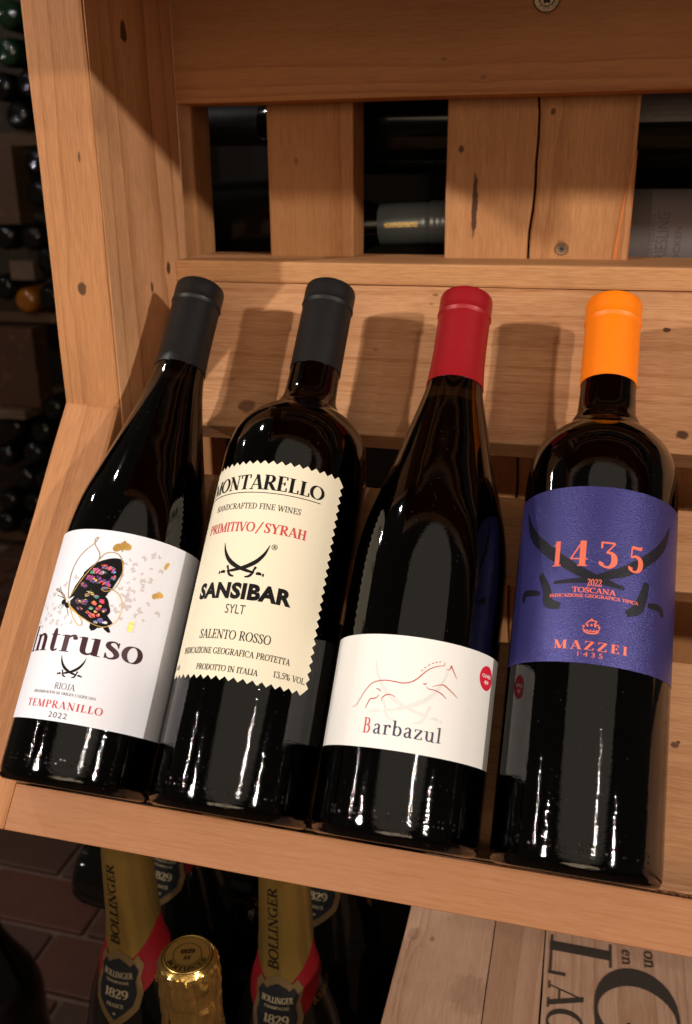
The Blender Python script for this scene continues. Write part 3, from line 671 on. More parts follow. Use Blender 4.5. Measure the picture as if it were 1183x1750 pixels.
def wine_bottle(name, x, body, R, shoulder, cap, label, cat='wine bottle', wine_top=.245, yaw=0.0, group='bottles leaning on the tray'):
    base = empty(name, W(x, 0.0035, -0.457), (-LEAN, 0, 0))
    base.matrix_world = Matrix.Translation(W(x, 0.0018, -0.457)) @ Matrix.Rotation(-LEAN, 4, 'X') @ Matrix.Rotation(yaw, 4, 'Z')
    tag(base, label, cat, group)
    prof = [(0, .016), (.010, .0145), (.020, .009), (R * .70, .0035), (R * .80, .0008), (R * .88, 0.0), (R * .945, .0006), (R * .985, .0030), (R * .998, .0075), (R, .014)]
    prof = catmull(prof, 4) + densify([(R, .014), (R, body)], 10)[1:] + catmull(shoulder, 8)[1:]
    prof = prof + [(shoulder[-1][0] - .0006, cap[1] - .002), (0, cap[1] - .002)]
    g = meshobj('glass_body', lathe(prof, 128, heel_mod(64, .0013, .0030)), M_glass, base, smooth=True)
    # the wine inside, a glass thickness in
    th = .0026
    wp = [(0, .0205), (.012, .019), (.022, .0135), (R * .76, .0090), (R - th - .002, .0080), (R - th, .012)]
    wp = catmull(wp, 3) + [(R - th, body)]
    for r, z in catmull(shoulder, 8)[1:]:
        if z < wine_top: wp.append((max(.0035, r - th - .0004), z))
    wp.append((wp[-1][0], wine_top)); wp.append((0, wine_top))
    meshobj('wine', lathe(wp, 64), M_wine, base, smooth=True)
    # moulded dots and marks just above the heel
    rr = random.Random(int(x * 1000) % 97); bmd = bmesh.new()
    s = -.030
    while s < .034:
        s += rr.uniform(.0018, .0036)
        if rr.random() < .3: s += .004
        for uu in (.0105, .0128)[:rr.choice((1, 2, 2))]:
            gi = bmesh.ops.create_icosphere(bmd, subdivisions=2, radius=.0007)
            a = s / R; st = rr.choice((1.0, 1.0, 1.6))
            for v in gi['verts']:
                c = v.co.copy(); rad = R - .0001 + c.y * .7
                aa = a + c.x / R * st
                v.co = Vector((rad * math.sin(aa), -rad * math.cos(aa), uu + c.z))
    dots = meshobj('moulded_dots', bmd, M_dots, base, smooth=True); dots['kind'] = 'stuff'
    u0, u1, rl, mat = cap
    rn = shoulder[-1][0]
    sh = catmull(shoulder, 8)
    def neck_r(u):      # the sleeve hugs the glass where the neck widens
        for (ra, za), (rb_, zb) in zip(sh, sh[1:]):
            if za <= u <= zb and zb > za: return ra + (rb_ - ra) * (u - za) / (zb - za)
        return rn
    cp = [(r if r < rn - .001 or z > u1 - .016 else max(r, neck_r(z) + .0005 - (.0006 if z <= u0 else 0)), z) for r, z in densify(cap_profile(rn, u0, u1, rl), 6)]
    meshobj('capsule', lathe(cp, 72), mat, base, smooth=True)
    return base, g
def sheet(parent, R, s0, s1, u0, u1, mat, name='label', edge=None, lift=.00012):
    bm = bmesh.new()
    ns, nu = int((s1 - s0) / 1.5) + 1, 12
    def fx(i): return s0 + (s1 - s0) * i / ns
    rows = []
    for j in range(nu + 1):
        rows.append([bm.verts.new((fx(i), u0 + (u1 - u0) * j / nu, 0)) for i in range(ns + 1)])
    for j in range(nu):
        for i in range(ns): bm.faces.new((rows[j][i], rows[j][i + 1], rows[j + 1][i + 1], rows[j + 1][i]))
    if edge:   # pinked edge: pointed teeth all round
        p, a = edge
        n = round((s1 - s0) / p); q = (s1 - s0) / n
        for i in range(n):
            for uu, d in ((u0, -a), (u1, a)):
                t = [bm.verts.new((s0 + q * i, uu, 0)), bm.verts.new((s0 + q * (i + 1), uu, 0)), bm.verts.new((s0 + q * (i + .5), uu + d, 0))]
                bm.faces.new(t if d > 0 else t[::-1])
        n = round((u1 - u0) / p); q = (u1 - u0) / n
        for i in range(n):
            for ss, d in ((s0, -a), (s1, a)):
                t = [bm.verts.new((ss, u0 + q * i, 0)), bm.verts.new((ss, u0 + q * (i + 1), 0)), bm.verts.new((ss + d, u0 + q * (i + .5), 0))]
                bm.faces.new(t[::-1] if d > 0 else t)
    refine(bm, 3.0)
    f = on_cyl(R, lift)
    for v in bm.verts: v.co = f(v.co.x, v.co.y)
    # give the paper its thickness
    o = meshobj(name, bm, mat, parent)
    for p in o.data.polygons: p.use_smooth = True
    return o

def paper(name, col, rough=.75, bump=.25, var=0.03):
    return plain(name, col, rough, spec=.3, bump=bump, bscale=900, var=var)
BR = ((0.0, 130.5), (0.0, 175.5))
burg = lambda R, k=0.0: [(R, .118), (R * .985, .1360 + k), (R * .925, .1560 + k), (R * .80, .1760 + k), (R * .655, .1970 + k), (R * .515, .2200 + k), (.0162, .2400 + k), (.0148, .2560 + k), (.0145, .272), (.0145, .290)]
bord = lambda R: [(R, .178), (R, .1880), (R * .985, .1955), (R * .94, .2040), (R * .85, .2115), (R * .70, .2185), (R * .52, .2240), (.0175, .2290), (.0155, .2340), (.0149, .2420), (.0146, .256), (.0145, .290)]
M_black = plain('black_foil', (0.0065, 0.0066, 0.0072), .44, spec=.32, bump=.45, bscale=130, var=.07)
M_black2 = plain('charcoal_foil', (0.0068, 0.007, 0.0076), .50, spec=.30, bump=.45, bscale=130, var=.07)
M_red = plain('red_foil', (0.30, 0.006, 0.012), .42, metal=.15, bump=.35, bscale=130, var=.07)
M_orange = plain('orange_foil', (0.90, 0.20, 0.0), .45, bump=.35, bscale=130, var=.07)

INK = plain('ink_black', (0.005, 0.0046, 0.0055), .6, spec=.12)
RED = plain('ink_red', (0.50, 0.035, 0.045), .6)
PLUM = plain('ink_plum', (0.045, 0.016, 0.024), .4, spec=.2, var=.5, bscale=60)
GREYI = plain('ink_grey', (0.045, 0.04, 0.045), .6, spec=.15)
PALE = plain('ink_pale_grey', (0.56, 0.52, 0.54), .7, spec=.1)
GOLD = plain('gold_foil_print', (0.78, 0.47, 0.13), .28, metal=.85, var=.3, bscale=800)

# crossed sabres on a 2 x 1 frame (tips at x = -1 and 1, pommels near y = 0)
def sabres(bm, cx, cy, sx, sy, w=1.0):
    def P(l): return [(cx + x * sx, cy + y * sy) for x, y in l]
    def px(l): return [((x - 482) / 122.0, (795 - y) / 183.0) for x, y in l]
    k = (sx + sy) * .5 * w
    for flip in (1, -1):
        bl = [(362, 612), (378, 662), (405, 705), (440, 735), (480, 755), (520, 768), (552, 774)]
        q = [(x * flip, y) for x, y in px(bl)]
        c = catmull([(a, b, ww) for (a, b), ww in zip(q, (.015, .10, .15, .16, .13, .11, .07))], 4)
        add_ribbon(bm, P([(a, b) for a, b, _ in c]), [max(.01, ww) * k for _, _, ww in c])
        gd = [(x * flip, y) for x, y in px([(556, 742), (548, 762), (542, 782), (530, 796), (510, 802)])]
        c = catmull([(a, b, ww) for (a, b), ww in zip(gd, (.10, .07, .09, .09, .05))], 4)
        add_ribbon(bm, P([(a, b) for a, b, _ in c]), [ww * k for _, _, ww in c])
        gp = [(x * flip, y) for x, y in px([(562, 778), (575, 776), (588, 780)])]
        add_ribbon(bm, P(gp), [.09 * k, .12 * k, .08 * k])
        e = px([(596, 782)])[0]
        add_ell(bm, cx + e[0] * flip * sx, cy + e[1] * sy, .035 * k, .065 * k)

# ---- first bottle: white label with a butterfly
X1, R1 = -0.2390, 0.0392
b1, g1 = wine_bottle('wine_bottle', X1, .118, R1, burg(R1), (.2485, .3085, .0154, M_black),
    'black-capped burgundy bottle whose white label shows a colourful butterfly', wine_top=.236)
M_p1 = paper('white_label_paper', (0.73, 0.755, 0.84))
l1 = sheet(b1, R1, -62, 84, 30.2, 130.8, M_p1)
f1 = on_cyl(R1, .00022)
bm, wd = serif_bm('Intruso', thick=.165, thin=.032, track=.03)
place(bm, wd, -36.2, 36.3, 64.6, 13.6); wrap('lettering', bm, f1, PLUM, l1)
type_on(f1, 'RIOJA', -4.3, 7.0, 45.9, 3.1, GREYI, l1, thick=.10, thin=.05)
type_on(f1, 'DENOMINACIÓN DE ORIGEN CALIFICADA', -16.8, 18.2, 43.2, 1.4, GREYI, l1, thick=.13, thin=.05)
type_on(f1, 'TEMPRANILLO', -19.4, 23.0, 36.4, 3.7, RED, l1, thick=.17, thin=.05, track=.10)
type_on(f1, '2022', -3.3, 6.6, 31.9, 2.7, GREYI, l1, font='sans', track=1.15)
bm = bmesh.new(); sabres(bm, 2.0, 52.6, 6.9, 10.3, 1.0); wrap('sabre_emblem', bm, f1, INK, l1)
WING_UP = [(-10.0, 92.0), (-8.0, 99.1), (-4.6, 105.9), (0.1, 111.0), (5.1, 114.0), (10.2, 115.7), (13.7, 115.4), (14.5, 113.2), (14.7, 108.6), (13.5, 104.5), (12.2, 100.6), (11.0, 98.0), (9.9, 95.5), (6.1, 95.8), (2.0, 97.1), (-1.9, 96.7), (-5.4, 94.5)]
WING_LOW = [(-8.8, 91.1), (-5.4, 94.5), (-0.8, 96.6), (4.1, 96.4), (9.0, 95.5), (11.3, 93.9), (12.8, 90.9), (14.0, 88.0), (13.1, 86.0), (14.3, 84.4), (16.7, 82.1), (14.5, 81.2), (16.5, 77.8), (14.0, 78.9), (12.9, 80.0), (10.4, 79.1), (9.1, 77.5), (7.4, 76.8), (5.9, 78.4), (6.0, 80.7), (2.2, 82.4), (-1.1, 83.8), (-4.3, 85.8), (-8.0, 88.8)]
GOLD_L = [[(-10.4, 92.4), (-12.5, 99.9), (-12.8, 107.5), (-10.8, 114.2), (-6.7, 119.6), (-3.3, 122.7), (-1.9, 125.2), (-1.6, 126.2), (-2.6, 126.1), (-3.3, 124.6), (-2.2, 121.8), (1.2, 117.8), (1.7, 114.0), (-1.3, 108.9), (-4.8, 103.0), (-7.4, 97.2), (-9.8, 92.5)], [(2.1, 114.5), (4.1, 117.6), (7.5, 119.1), (10.9, 118.7), (13.4, 116.4), (15.3, 111.5), (15.4, 105.9), (13.9, 100.9), (10.1, 98.1), (7.2, 98.8), (8.7, 99.9), (12.4, 99.7), (16.5, 97.7), (19.1, 93.6), (19.7, 88.3), (18.2, 83.4), (13.8, 79.9), (8.4, 80.1), (2.2, 82.4), (-3.5, 85.0), (-7.7, 87.9), (-10.2, 91.0)], [(-9.8, 90.6), (-7.4, 87.0), (-3.6, 81.8), (-0.2, 78.9), (1.7, 79.2), (1.1, 81.4), (-2.4, 84.6), (-7.8, 88.4)], [(-11.9, 91.5), (-14.3, 94.3), (-17.1, 96.0), (-19.1, 98.6)], [(-12.6, 91.6), (-16.8, 95.2), (-19.5, 96.1), (-22.3, 97.4), (-20.6, 97.7), (-18.6, 96.4), (-18.9, 95.7)]]
LEGS = [[(-12.5, 91.9), (-15.9, 93.1), (-19.8, 94.2)], [(-13.2, 89.1), (-15.3, 88.2), (-16.1, 86.8)], [(-10.9, 88.7), (-8.8, 86.0), (-7.5, 83.3)], [(-12.1, 88.7), (-13.4, 87.5), (-13.8, 86.3)]]
CELLS = [(2.9, 108.0, 3.1, 1.3, 'p'), (6.4, 110.8, 2.3, 1.0, 'r'), (9.7, 110.4, 1.9, 1.1, 'p'), (5.8, 107.7, 2.5, 0.8, 't'), (11.1, 108.8, 1.3, 0.8, 'b'), (0.1, 103.9, 2.8, 1.1, 'm'), (-3.0, 99.9, 2.6, 1.1, 'v'), (4.2, 103.0, 4.5, 1.3, 'v'), (9.0, 102.3, 3.2, 1.1, 'u'), (11.8, 105.6, 1.8, 1.2, 'v'), (0.2, 107.0, 1.4, 0.8, 't'), (8.8, 99.5, 2.0, 0.7, 'u'), (2.2, 96.2, 2.2, 0.8, 'y'), (0.5, 94.8, 1.3, 0.7, 'g'), (5.7, 94.6, 1.5, 0.9, 't'), (-0.3, 91.3, 2.3, 1.5, 'v'), (5.5, 91.1, 1.6, 1.0, 'o'), (9.0, 92.6, 1.7, 1.1, 'r'), (8.0, 88.7, 1.4, 1.0, 'r'), (5.5, 84.7, 2.2, 1.2, 'o'), (3.1, 86.0, 1.2, 0.8, 'o'), (11.2, 88.2, 1.5, 1.3, 'v'), (10.6, 82.8, 1.7, 1.1, 'u'), (8.5, 81.5, 1.2, 0.8, 'b'), (13.2, 82.2, 1.4, 0.7, 'w'), (-1.7, 87.5, 2.0, 0.9, 'm'), (-4.3, 90.9, 2.4, 1.3, 'v'), (8.9, 85.2, 1.2, 0.8, 'r'), (4.4, 88.2, 1.3, 0.9, 't'), (9.0, 90.0, 0.8, 0.6, 'o'), (7.1, 86.7, 0.8, 0.6, 'y')]
flock_pts = [(17.7, 116.8), (20.8, 115.2), (16.0, 114.5), (24.8, 119.6), (29.3, 122.8), (32.4, 122.3), (29.5, 115.1), (35.2, 115.4), (22.2, 107.5), (26.7, 107.7), (30.8, 108.8), (20.8, 111.4), (19.6, 104.9), (14.1, 111.3), (25.4, 111.1), (23.3, 101.1), (27.5, 102.7), (16.6, 101.0), (21.1, 96.9), (24.8, 96.9), (18.6, 92.6), (21.3, 92.3), (16.1, 90.2), (28.8, 91.9), (32.4, 96.6), (27.1, 89.1), (31.8, 87.6), (39.0, 93.3), (20.3, 85.7), (17.2, 89.1), (-9.0, 103.8), (-15.2, 99.9), (-23.2, 94.6), (-22.1, 89.3), (-27.2, 87.3), (-14.0, 84.9), (-13.8, 79.4), (-10.1, 78.1), (-20.7, 83.2), (-25.5, 81.5), (-27.4, 77.5), (-4.6, 79.9), (-17.7, 80.3), (-24.1, 84.3), (-31.7, 89.2), (-33.2, 80.4), (-19.2, 86.8), (15.7, 108.3), (27.4, 105.0), (20.0, 112.6), (18.2, 98.1), (-19.4, 78.9), (-9.2, 82.3), (20.9, 101.5), (29.1, 121.3), (14.5, 91.3)]
bees = [(12.1, 122.8), (37.6, 119.0), (36.5, 102.2), (26.2, 82.9)]
head = [(-13.0, 90.3), (-10.7, 89.2)]
HORSE = [[(-23.6, 57.4), (-21.4, 58.4), (-19.8, 60.9), (-17.5, 65.0), (-14.7, 68.4), (-11.7, 69.9), (-7.9, 70.6), (-3.6, 70.5), (0.5, 70.2), (4.4, 71.2), (7.3, 73.4), (9.4, 75.9), (12.3, 78.6), (16.1, 80.6), (18.4, 81.2), (18.9, 82.1), (18.7, 83.1)], [(19.9, 79.9), (21.1, 79.8), (22.0, 80.7), (22.2, 82.0), (23.3, 80.2), (24.8, 78.1), (25.9, 76.5)], [(-11.8, 66.4), (-10.2, 66.2), (-8.9, 65.1)], [(-9.8, 63.9), (-10.5, 62.6), (-11.7, 61.9), (-13.9, 61.4), (-15.1, 59.1), (-15.9, 57.0)], [(-8.0, 60.8), (-8.0, 62.2), (-7.2, 63.3), (-6.0, 64.1), (-3.9, 64.2), (-1.8, 63.5)], [(10.0, 71.6), (10.7, 71.1), (11.7, 71.9)], [(11.6, 70.1), (13.1, 69.3), (16.0, 69.2), (18.6, 68.4), (20.7, 67.2), (21.5, 66.4)], [(14.4, 70.6), (16.9, 71.8), (19.4, 72.4), (21.6, 71.5), (24.6, 69.7), (27.5, 67.9)]]
MANE = [[(8.3, 76.9), (9.0, 77.5)], [(9.6, 78.5), (10.3, 79.2)], [(11.1, 79.9), (12.0, 80.7)], [(12.8, 81.1), (13.7, 81.6)], [(14.4, 82.0), (15.3, 82.3)], [(16.0, 82.5), (16.9, 82.8)]]
B4S = [[(-43.5, 167.9), (-37.0, 155.1), (-28.0, 146.4), (-16.2, 137.7), (-6.4, 132.0), (2.7, 128.8), (12.7, 126.5)], [(39.1, 164.6), (33.2, 152.9), (22.9, 142.5), (13.0, 135.3), (6.2, 132.5), (-3.2, 129.0), (-20.3, 127.3)], [(-27.9, 132.1), (-23.7, 124.3), (-22.1, 117.7), (-16.0, 115.9)], [(24.0, 131.9), (22.5, 125.5), (19.8, 118.6), (14.2, 115.0)], [(-39.1, 119.8), (-38.3, 123.8), (-27.4, 122.6)], [(25.2, 121.5), (32.9, 122.0), (35.9, 118.8)]]
CM = {'p': (0.62, 0.10, 0.28), 'r': (0.66, 0.05, 0.08), 't': (0.04, 0.24, 0.22), 'm': (0.34, 0.05, 0.26), 'v': (0.07, 0.03, 0.12), 'u': (0.10, 0.10, 0.36),
      'b': (0.16, 0.30, 0.55), 'y': (0.70, 0.52, 0.10), 'g': (0.35, 0.50, 0.12), 'o': (0.70, 0.14, 0.08), 'w': (0.70, 0.72, 0.80)}
cellm = {k: plain('wing_' + k, c, .5, var=.35, bscale=1500) for k, c in CM.items()}
bm = bmesh.new(); add_poly(bm, WING_UP); add_poly(bm, WING_LOW)
for l in LEGS: smooth_line(bm, l, .35)
add_ell(bm, head[0][0], head[0][1], 1.6, 1.5); add_ell(bm, -10.2, 88.6, 2.2, 1.2, rot=-.6)
butterfly = wrap('butterfly_print', bm, on_cyl(R1, .00020), INK, l1)
rr = random.Random(4)
keys = list(CM); bm = bmesh.new()
for (cx, cy, rx, ry, c) in CELLS: add_ell(bm, cx, cy, rx * .95, ry * .9, rr.uniform(-.6, .2), 10, keys.index(c), .18, rr)
wrap('wing_patches', bm, on_cyl(R1, .00023), [cellm[k] for k in keys], l1)
bm = bmesh.new()
for (cx, cy, rx, ry, c) in CELLS:      # each patch broken into small scales with black veins between
    for k in range(9):
        a = rr.uniform(0, 6.28); q = rr.uniform(.1, .9)
        c2 = c if rr.random() < .6 else rr.choice('prtmvuyo')
        add_ell(bm, cx + rx * q * .8 * math.cos(a), cy + ry * q * .8 * math.sin(a), max(.5, rx * .46), max(.42, ry * .46), rr.uniform(0, 3), 8, keys.index(c2), .25, rr)
wrap('wing_scales', bm, on_cyl(R1, .00027), [cellm[k] for k in keys], l1)
bm = bmesh.new()       # dark veins fanning out from the body, dark wing margins
for tx, ty in ((13.0, 112.5), (12.6, 108.5), (10.8, 104.5), (8.6, 101.5), (5.5, 99.2), (9.2, 113.6), (5.0, 112.0)):
    smooth_line(bm, [(-7.4, 91.8), (-7.4 + (tx + 7.4) * .5 - .6, 91.8 + (ty - 91.8) * .5 + .8), (tx, ty)], .36)
for tx, ty in ((7.8, 93.5), (8.6, 89.0), (8.0, 85.4), (10.2, 81.6), (5.0, 82.6), (1.0, 84.6), (4.8, 96.5)):
    smooth_line(bm, [(-7.0, 91.0), (-7.0 + (tx + 7.0) * .5, 91.0 + (ty - 91.0) * .5 + .5), (tx, ty)], .36)
smooth_line(bm, WING_UP[2:12], 1.1); smooth_line(bm, WING_LOW[4:16], .9); smooth_line(bm, WING_UP[11:], .5)
wrap('wing_veins', bm, on_cyl(R1, .00031), INK, l1)
bm = bmesh.new()
for l in GOLD_L: smooth_line(bm, l, .42)
for i, (x, y) in enumerate(bees):
    k = (1.5, .7, 1.05, .95)[i]; ro = (0.3, 1.2, .4, 1.5)[i]
    add_ell(bm, x - 1.5 * k * math.cos(ro), y - 1.5 * k * math.sin(ro), 1.75 * k, 1.35 * k, ro + .5)
    add_ell(bm, x + 1.5 * k * math.cos(ro), y + 1.5 * k * math.sin(ro), 1.75 * k, 1.35 * k, ro - .5)
    add_ell(bm, x + .5 * k, y + 1.7 * k, .6 * k, .7 * k); add_ell(bm, x, y, .4 * k, 1.8 * k, ro)
wrap('gold_foil_lines', bm, on_cyl(R1, .00034), GOLD, l1)
bm = bmesh.new()
for i, (x, y) in enumerate(flock_pts):
    k = rr.uniform(.55, 1.25); ro = rr.uniform(0, 6.28)
    if i in (18, 21): k = 1.8
    for sg in (-1, 1):
        for (dx, dy, rx, ry, tilt) in ((.75, .35, .95, .55, .6), (.55, -.45, .65, .45, -.7)):
            X, Y, tt = dx * sg * k, dy * k, tilt * sg
            add_ell(bm, x + X * math.cos(ro) - Y * math.sin(ro), y + X * math.sin(ro) + Y * math.cos(ro), rx * k, ry * k, ro + tt, 8)
tag(wrap('butterfly_flock_print', bm, on_cyl(R1, .00017), PALE, l1), kind='stuff')

# ---- second bottle: cream label with pinked edges
X2, R2 = -0.1535, 0.0408
b2, g2 = wine_bottle('wine_bottle', X2, .178, R2, bord(R2), (.2520, .3095, .0154, M_black2),
    'black-capped bottle with a cream label cut with zigzag edges', wine_top=.246)
M_p2 = paper('cream_label_paper', (0.72, 0.675, 0.53))
l2 = sheet(b2, R2, -47.5, 39.6, 62.6, 174.4, M_p2, edge=(4.5, 2.1))
f2 = on_cyl(R2, .00022)
bm, wd = serif_bm('MONTARELLO', thick=.19, thin=.06)
place(bm, wd, -42.1, 30.5, 0, 1)
for v in bm.verts:      # the capitals swell towards the middle of the line
    h = 8.4 - 1.3 * (abs(v.co.x + 5.8) / 36) ** 2
    v.co.y = 160.0 + v.co.y * h
wrap('lettering', bm, f2, INK, l2)
bm = bmesh.new(); add_ribbon(bm, [(-46 + i * 2.51, 158.3) for i in range(31)], .42); wrap('rule', bm, f2, INK, l2)
type_on(f2, 'HANDCRAFTED FINE WINES', -31.8, 20.0, 149.2, 3.2, INK, l2, thick=.12, thin=.06)
type_on(f2, 'PRIMITIVO', -35.2, -2.0, 136.7, 5.2, RED, l2, thick=.17, thin=.07)
type_on(f2, '/', -1.4, 2.3, 136.4, 5.6, RED, l2, thick=.1, thin=.09)
type_on(f2, 'SYRAH', 3.0, 25.0, 136.7, 5.2, RED, l2, thick=.17, thin=.07)
bm = bmesh.new(); sabres(bm, -5.2, 113.3, 13.2, 17.4, .92); wrap('sabre_emblem', bm, f2, INK, l2)
bm = bmesh.new(); add_ribbon(bm, arc(10.1, 129.8, 1.35, 1.35, 0, 360, 20), .28)
b_, w_ = serif_bm('R', thick=.2, thin=.12); place(b_, w_, 9.5, 10.8, 129.1, 1.5)
wrap('registered_mark', bm, f2, INK, l2); wrap('registered_mark', b_, f2, INK, l2)
type_on(f2, 'SANSIBAR', -30.6, 23.6, 101.6, 8.0, INK, l2, font='sans', bold=.052, track=1.07)
type_on(f2, 'SYLT', -8.9, 1.8, 93.6, 4.7, GREYI, l2, font='sans')
type_on(f2, 'SALENTO ROSSO', -22.2, 17.2, 80.6, 4.6, INK, l2, thick=.13, thin=.06)
type_on(f2, 'INDICAZIONE GEOGRAFICA PROTETTA', -33.6, 28.6, 73.0, 3.1, INK, l2, thick=.14, thin=.07)
type_on(f2, 'PRODOTTO IN ITALIA', -19.5, 13.9, 64.9, 2.9, INK, l2, thick=.15, thin=.07)
type_on(f2, '13,5% VOL.', 21.2, 39.2, 66.0, 3.0, INK, l2, thick=.14, thin=.07)
type_on(f2, 'n.de', -43.2, -35.5, 65.3, 2.6, GREYI, l2, thick=.12, thin=.07)

# ---- third bottle: small white label with a horse drawn in a red line
X3, R3 = -0.0700, 0.0403
b3_, g3 = wine_bottle('wine_bottle', X3, .118, R3, burg(R3, .003), (.2460, .3055, .0154, M_red),
    'red-capped burgundy bottle with a low white label and a running horse line drawing', wine_top=.2325)
M_p3 = paper('ivory_label_paper', (0.75, 0.75, 0.74))
l3 = sheet(b3_, R3, -66, 60.5, 39.6, 92.4, M_p3)
f3 = on_cyl(R3, .00022)
bm = bmesh.new()
for l in HORSE: smooth_line(bm, l, .50, taper=True)
for l in MANE: add_ribbon(bm, l, .35)
wrap('horse_line_drawing', bm, f3, plain('ink_brick', (0.42, 0.045, 0.035), .6), l3)
bm = bmesh.new(); sabres(bm, 3.6, 53.8, 18.0, 26.5, .55)
M_ghost = plain('ink_ghost', (0.65, 0.65, 0.635), .8, var=.12, bscale=900)
wrap('ghost_sabre_print', bm, on_cyl(R3, .00017), M_ghost, l3)
NAVY = plain('ink_navy', (0.03, 0.03, 0.075), .6)
type_on(f3, 'B', -15.7, -11.6, 46.0, 6.9, RED, l3, thick=.13, thin=.06)
type_on(f3, 'arbazul', -10.4, 21.6, 46.0, 6.9, NAVY, l3, thick=.125, thin=.05, track=.06)
bm = bmesh.new(); add_poly(bm, arc(45.6, 81.4, 5.9, 5.9, 0, 360, 40)[:-1], z=0)
dot = wrap('round_sticker', bm, on_cyl(R3, .00020), plain('sticker_red', (0.66, 0.012, 0.045), .5), l3)
WH = plain('ink_white', (0.85, 0.82, 0.80), .6)
bm, w_ = sans_bm('CUVÉE', bold=.03); place(bm, w_, 41.5, 49.4, 81.6, 1.9); wrap('lettering', bm, on_cyl(R3, .00028), WH, l3)
bm, w_ = sans_bm('4/4', bold=.03); place(bm, w_, 43.6, 47.6, 78.5, 1.9); wrap('lettering', bm, on_cyl(R3, .00028), WH, l3)

# ---- fourth bottle: blue wrap-round label
X4, R4 = 0.0135, 0.0385
b4_, g4 = wine_bottle('wine_bottle', X4, .178, R4, bord(R4), (.2515, .3045, .0154, M_orange),
    'orange-capped bottle wrapped in a wide violet-blue label with black sabres', wine_top=.244)
M_p4 = bpy.data.materials.new('blue_pearl_paper')
nt, N_, L_, bb = nodes(M_p4)
bb.inputs['Base Color'].default_value = (0.042, 0.040, 0.185, 1)
bb.inputs['Roughness'].default_value = .29; bb.inputs['Metallic'].default_value = .45
tc = N_.new('ShaderNodeTexCoord'); nz = N_.new('ShaderNodeTexNoise'); nz.inputs['Scale'].default_value = 1700; nz.inputs['Detail'].default_value = 2
L_.new(tc.outputs['Object'], nz.inputs['Vector'])
bp = N_.new('ShaderNodeBump'); bp.inputs['Strength'].default_value = .55; bp.inputs['Distance'].default_value = .0006
L_.new(nz.outputs['Fac'], bp.inputs['Height']); L_.new(bp.outputs[0], bb.inputs['Normal'])
l4 = sheet(b4_, R4, -88, 88, 89.6, 176.0, M_p4)
f4 = on_cyl(R4, .00024); f4b = on_cyl(R4, .00018)
CORAL = plain('ink_coral', (0.78, 0.17, 0.105), .35, metal=.2)
BLK = plain('ink_sabre_black', (0.006, 0.0055, 0.012), .38, spec=.3, bump=.6, bscale=1600)
bm = bmesh.new()
for pts, ws in ((B4S[0], (.5, 4.6, 5.6, 5.2, 4.6, 3.4, 1.6)), (B4S[1], (.5, 4.4, 5.2, 5.0, 4.2, 3.2, 1.4)), (B4S[2], (2.8, 4.4, 5.2, 3.0)), (B4S[3], (3.0, 4.6, 5.2, 3.0))):
    c = catmull([(a, b, w) for (a, b), w in zip(pts, ws)], 5)
    add_ribbon(bm, [(a, b) for a, b, _ in c], [max(.3, w) for _, _, w in c])
for pts, w in ((B4S[4], 3.4), (B4S[5], 3.4)):
    c = catmull(pts, 5); add_ribbon(bm, c, [w * (.6 + .4 * math.sin(3.14 * i / (len(c) - 1))) for i in range(len(c))])
wrap('sabre_emblem', bm, f4b, BLK, l4)
for ch, a, b in (('1', -22.4, -16.6), ('4', -13.4, -4.2), ('3', -.2, 8.4), ('5', 13.4, 21.4)):
    type_on(f4, ch, a, b, 135.4, 12.6, CORAL, l4, thick=.19, thin=.05)
type_on(f4, '2022', -4.3, 2.3, 126.0, 3.3, CORAL, l4, thick=.17, thin=.08)
type_on(f4, 'TOSCANA', -10.8, 8.7, 122.6, 2.5, CORAL, l4, thick=.18, thin=.09)
type_on(f4, 'INDICAZIONE GEOGRAFICA TIPICA', -21.7, 19.8, 120.3, 1.5, CORAL, l4, thick=.20, thin=.11)
type_on(f4, 'MAZZEI', -17.6, 15.8, 95.8, 4.0, CORAL, l4, thick=.20, thin=.06, track=.22)
type_on(f4, '1435', -6.2, 4.8, 93.0 - .4, 2.2, CORAL, l4, font='sans', track=1.5)
bm = bmesh.new()
add_ribbon(bm, arc(-1.0, 104.8, 3.2, 1.3, 180, 360, 10), .7); add_ribbon(bm, arc(-1.0, 106.0, 3.9, 1.5, 190, 350, 10), .4)
for k in range(5): add_ell(bm, -4.4 + 1.7 * k, 106.6 + (.0, .5, .8, .5, .0)[k], .5, .6)
add_ribbon(bm, catmull([(-3.6, 107.4), (-1.8, 109.4), (1.2, 109.2), (.2, 107.8), (2.3, 107.6)], 5), .55)
add_ell(bm, -1.0, 110.0, .5, .5)
for k in range(4): add_ribbon(bm, [(-3.2 + 1.45 * k, 104.2), (-2.6 + 1.45 * k, 105.4)], .35)
wrap('crown_emblem', bm, f4, CORAL, l4)

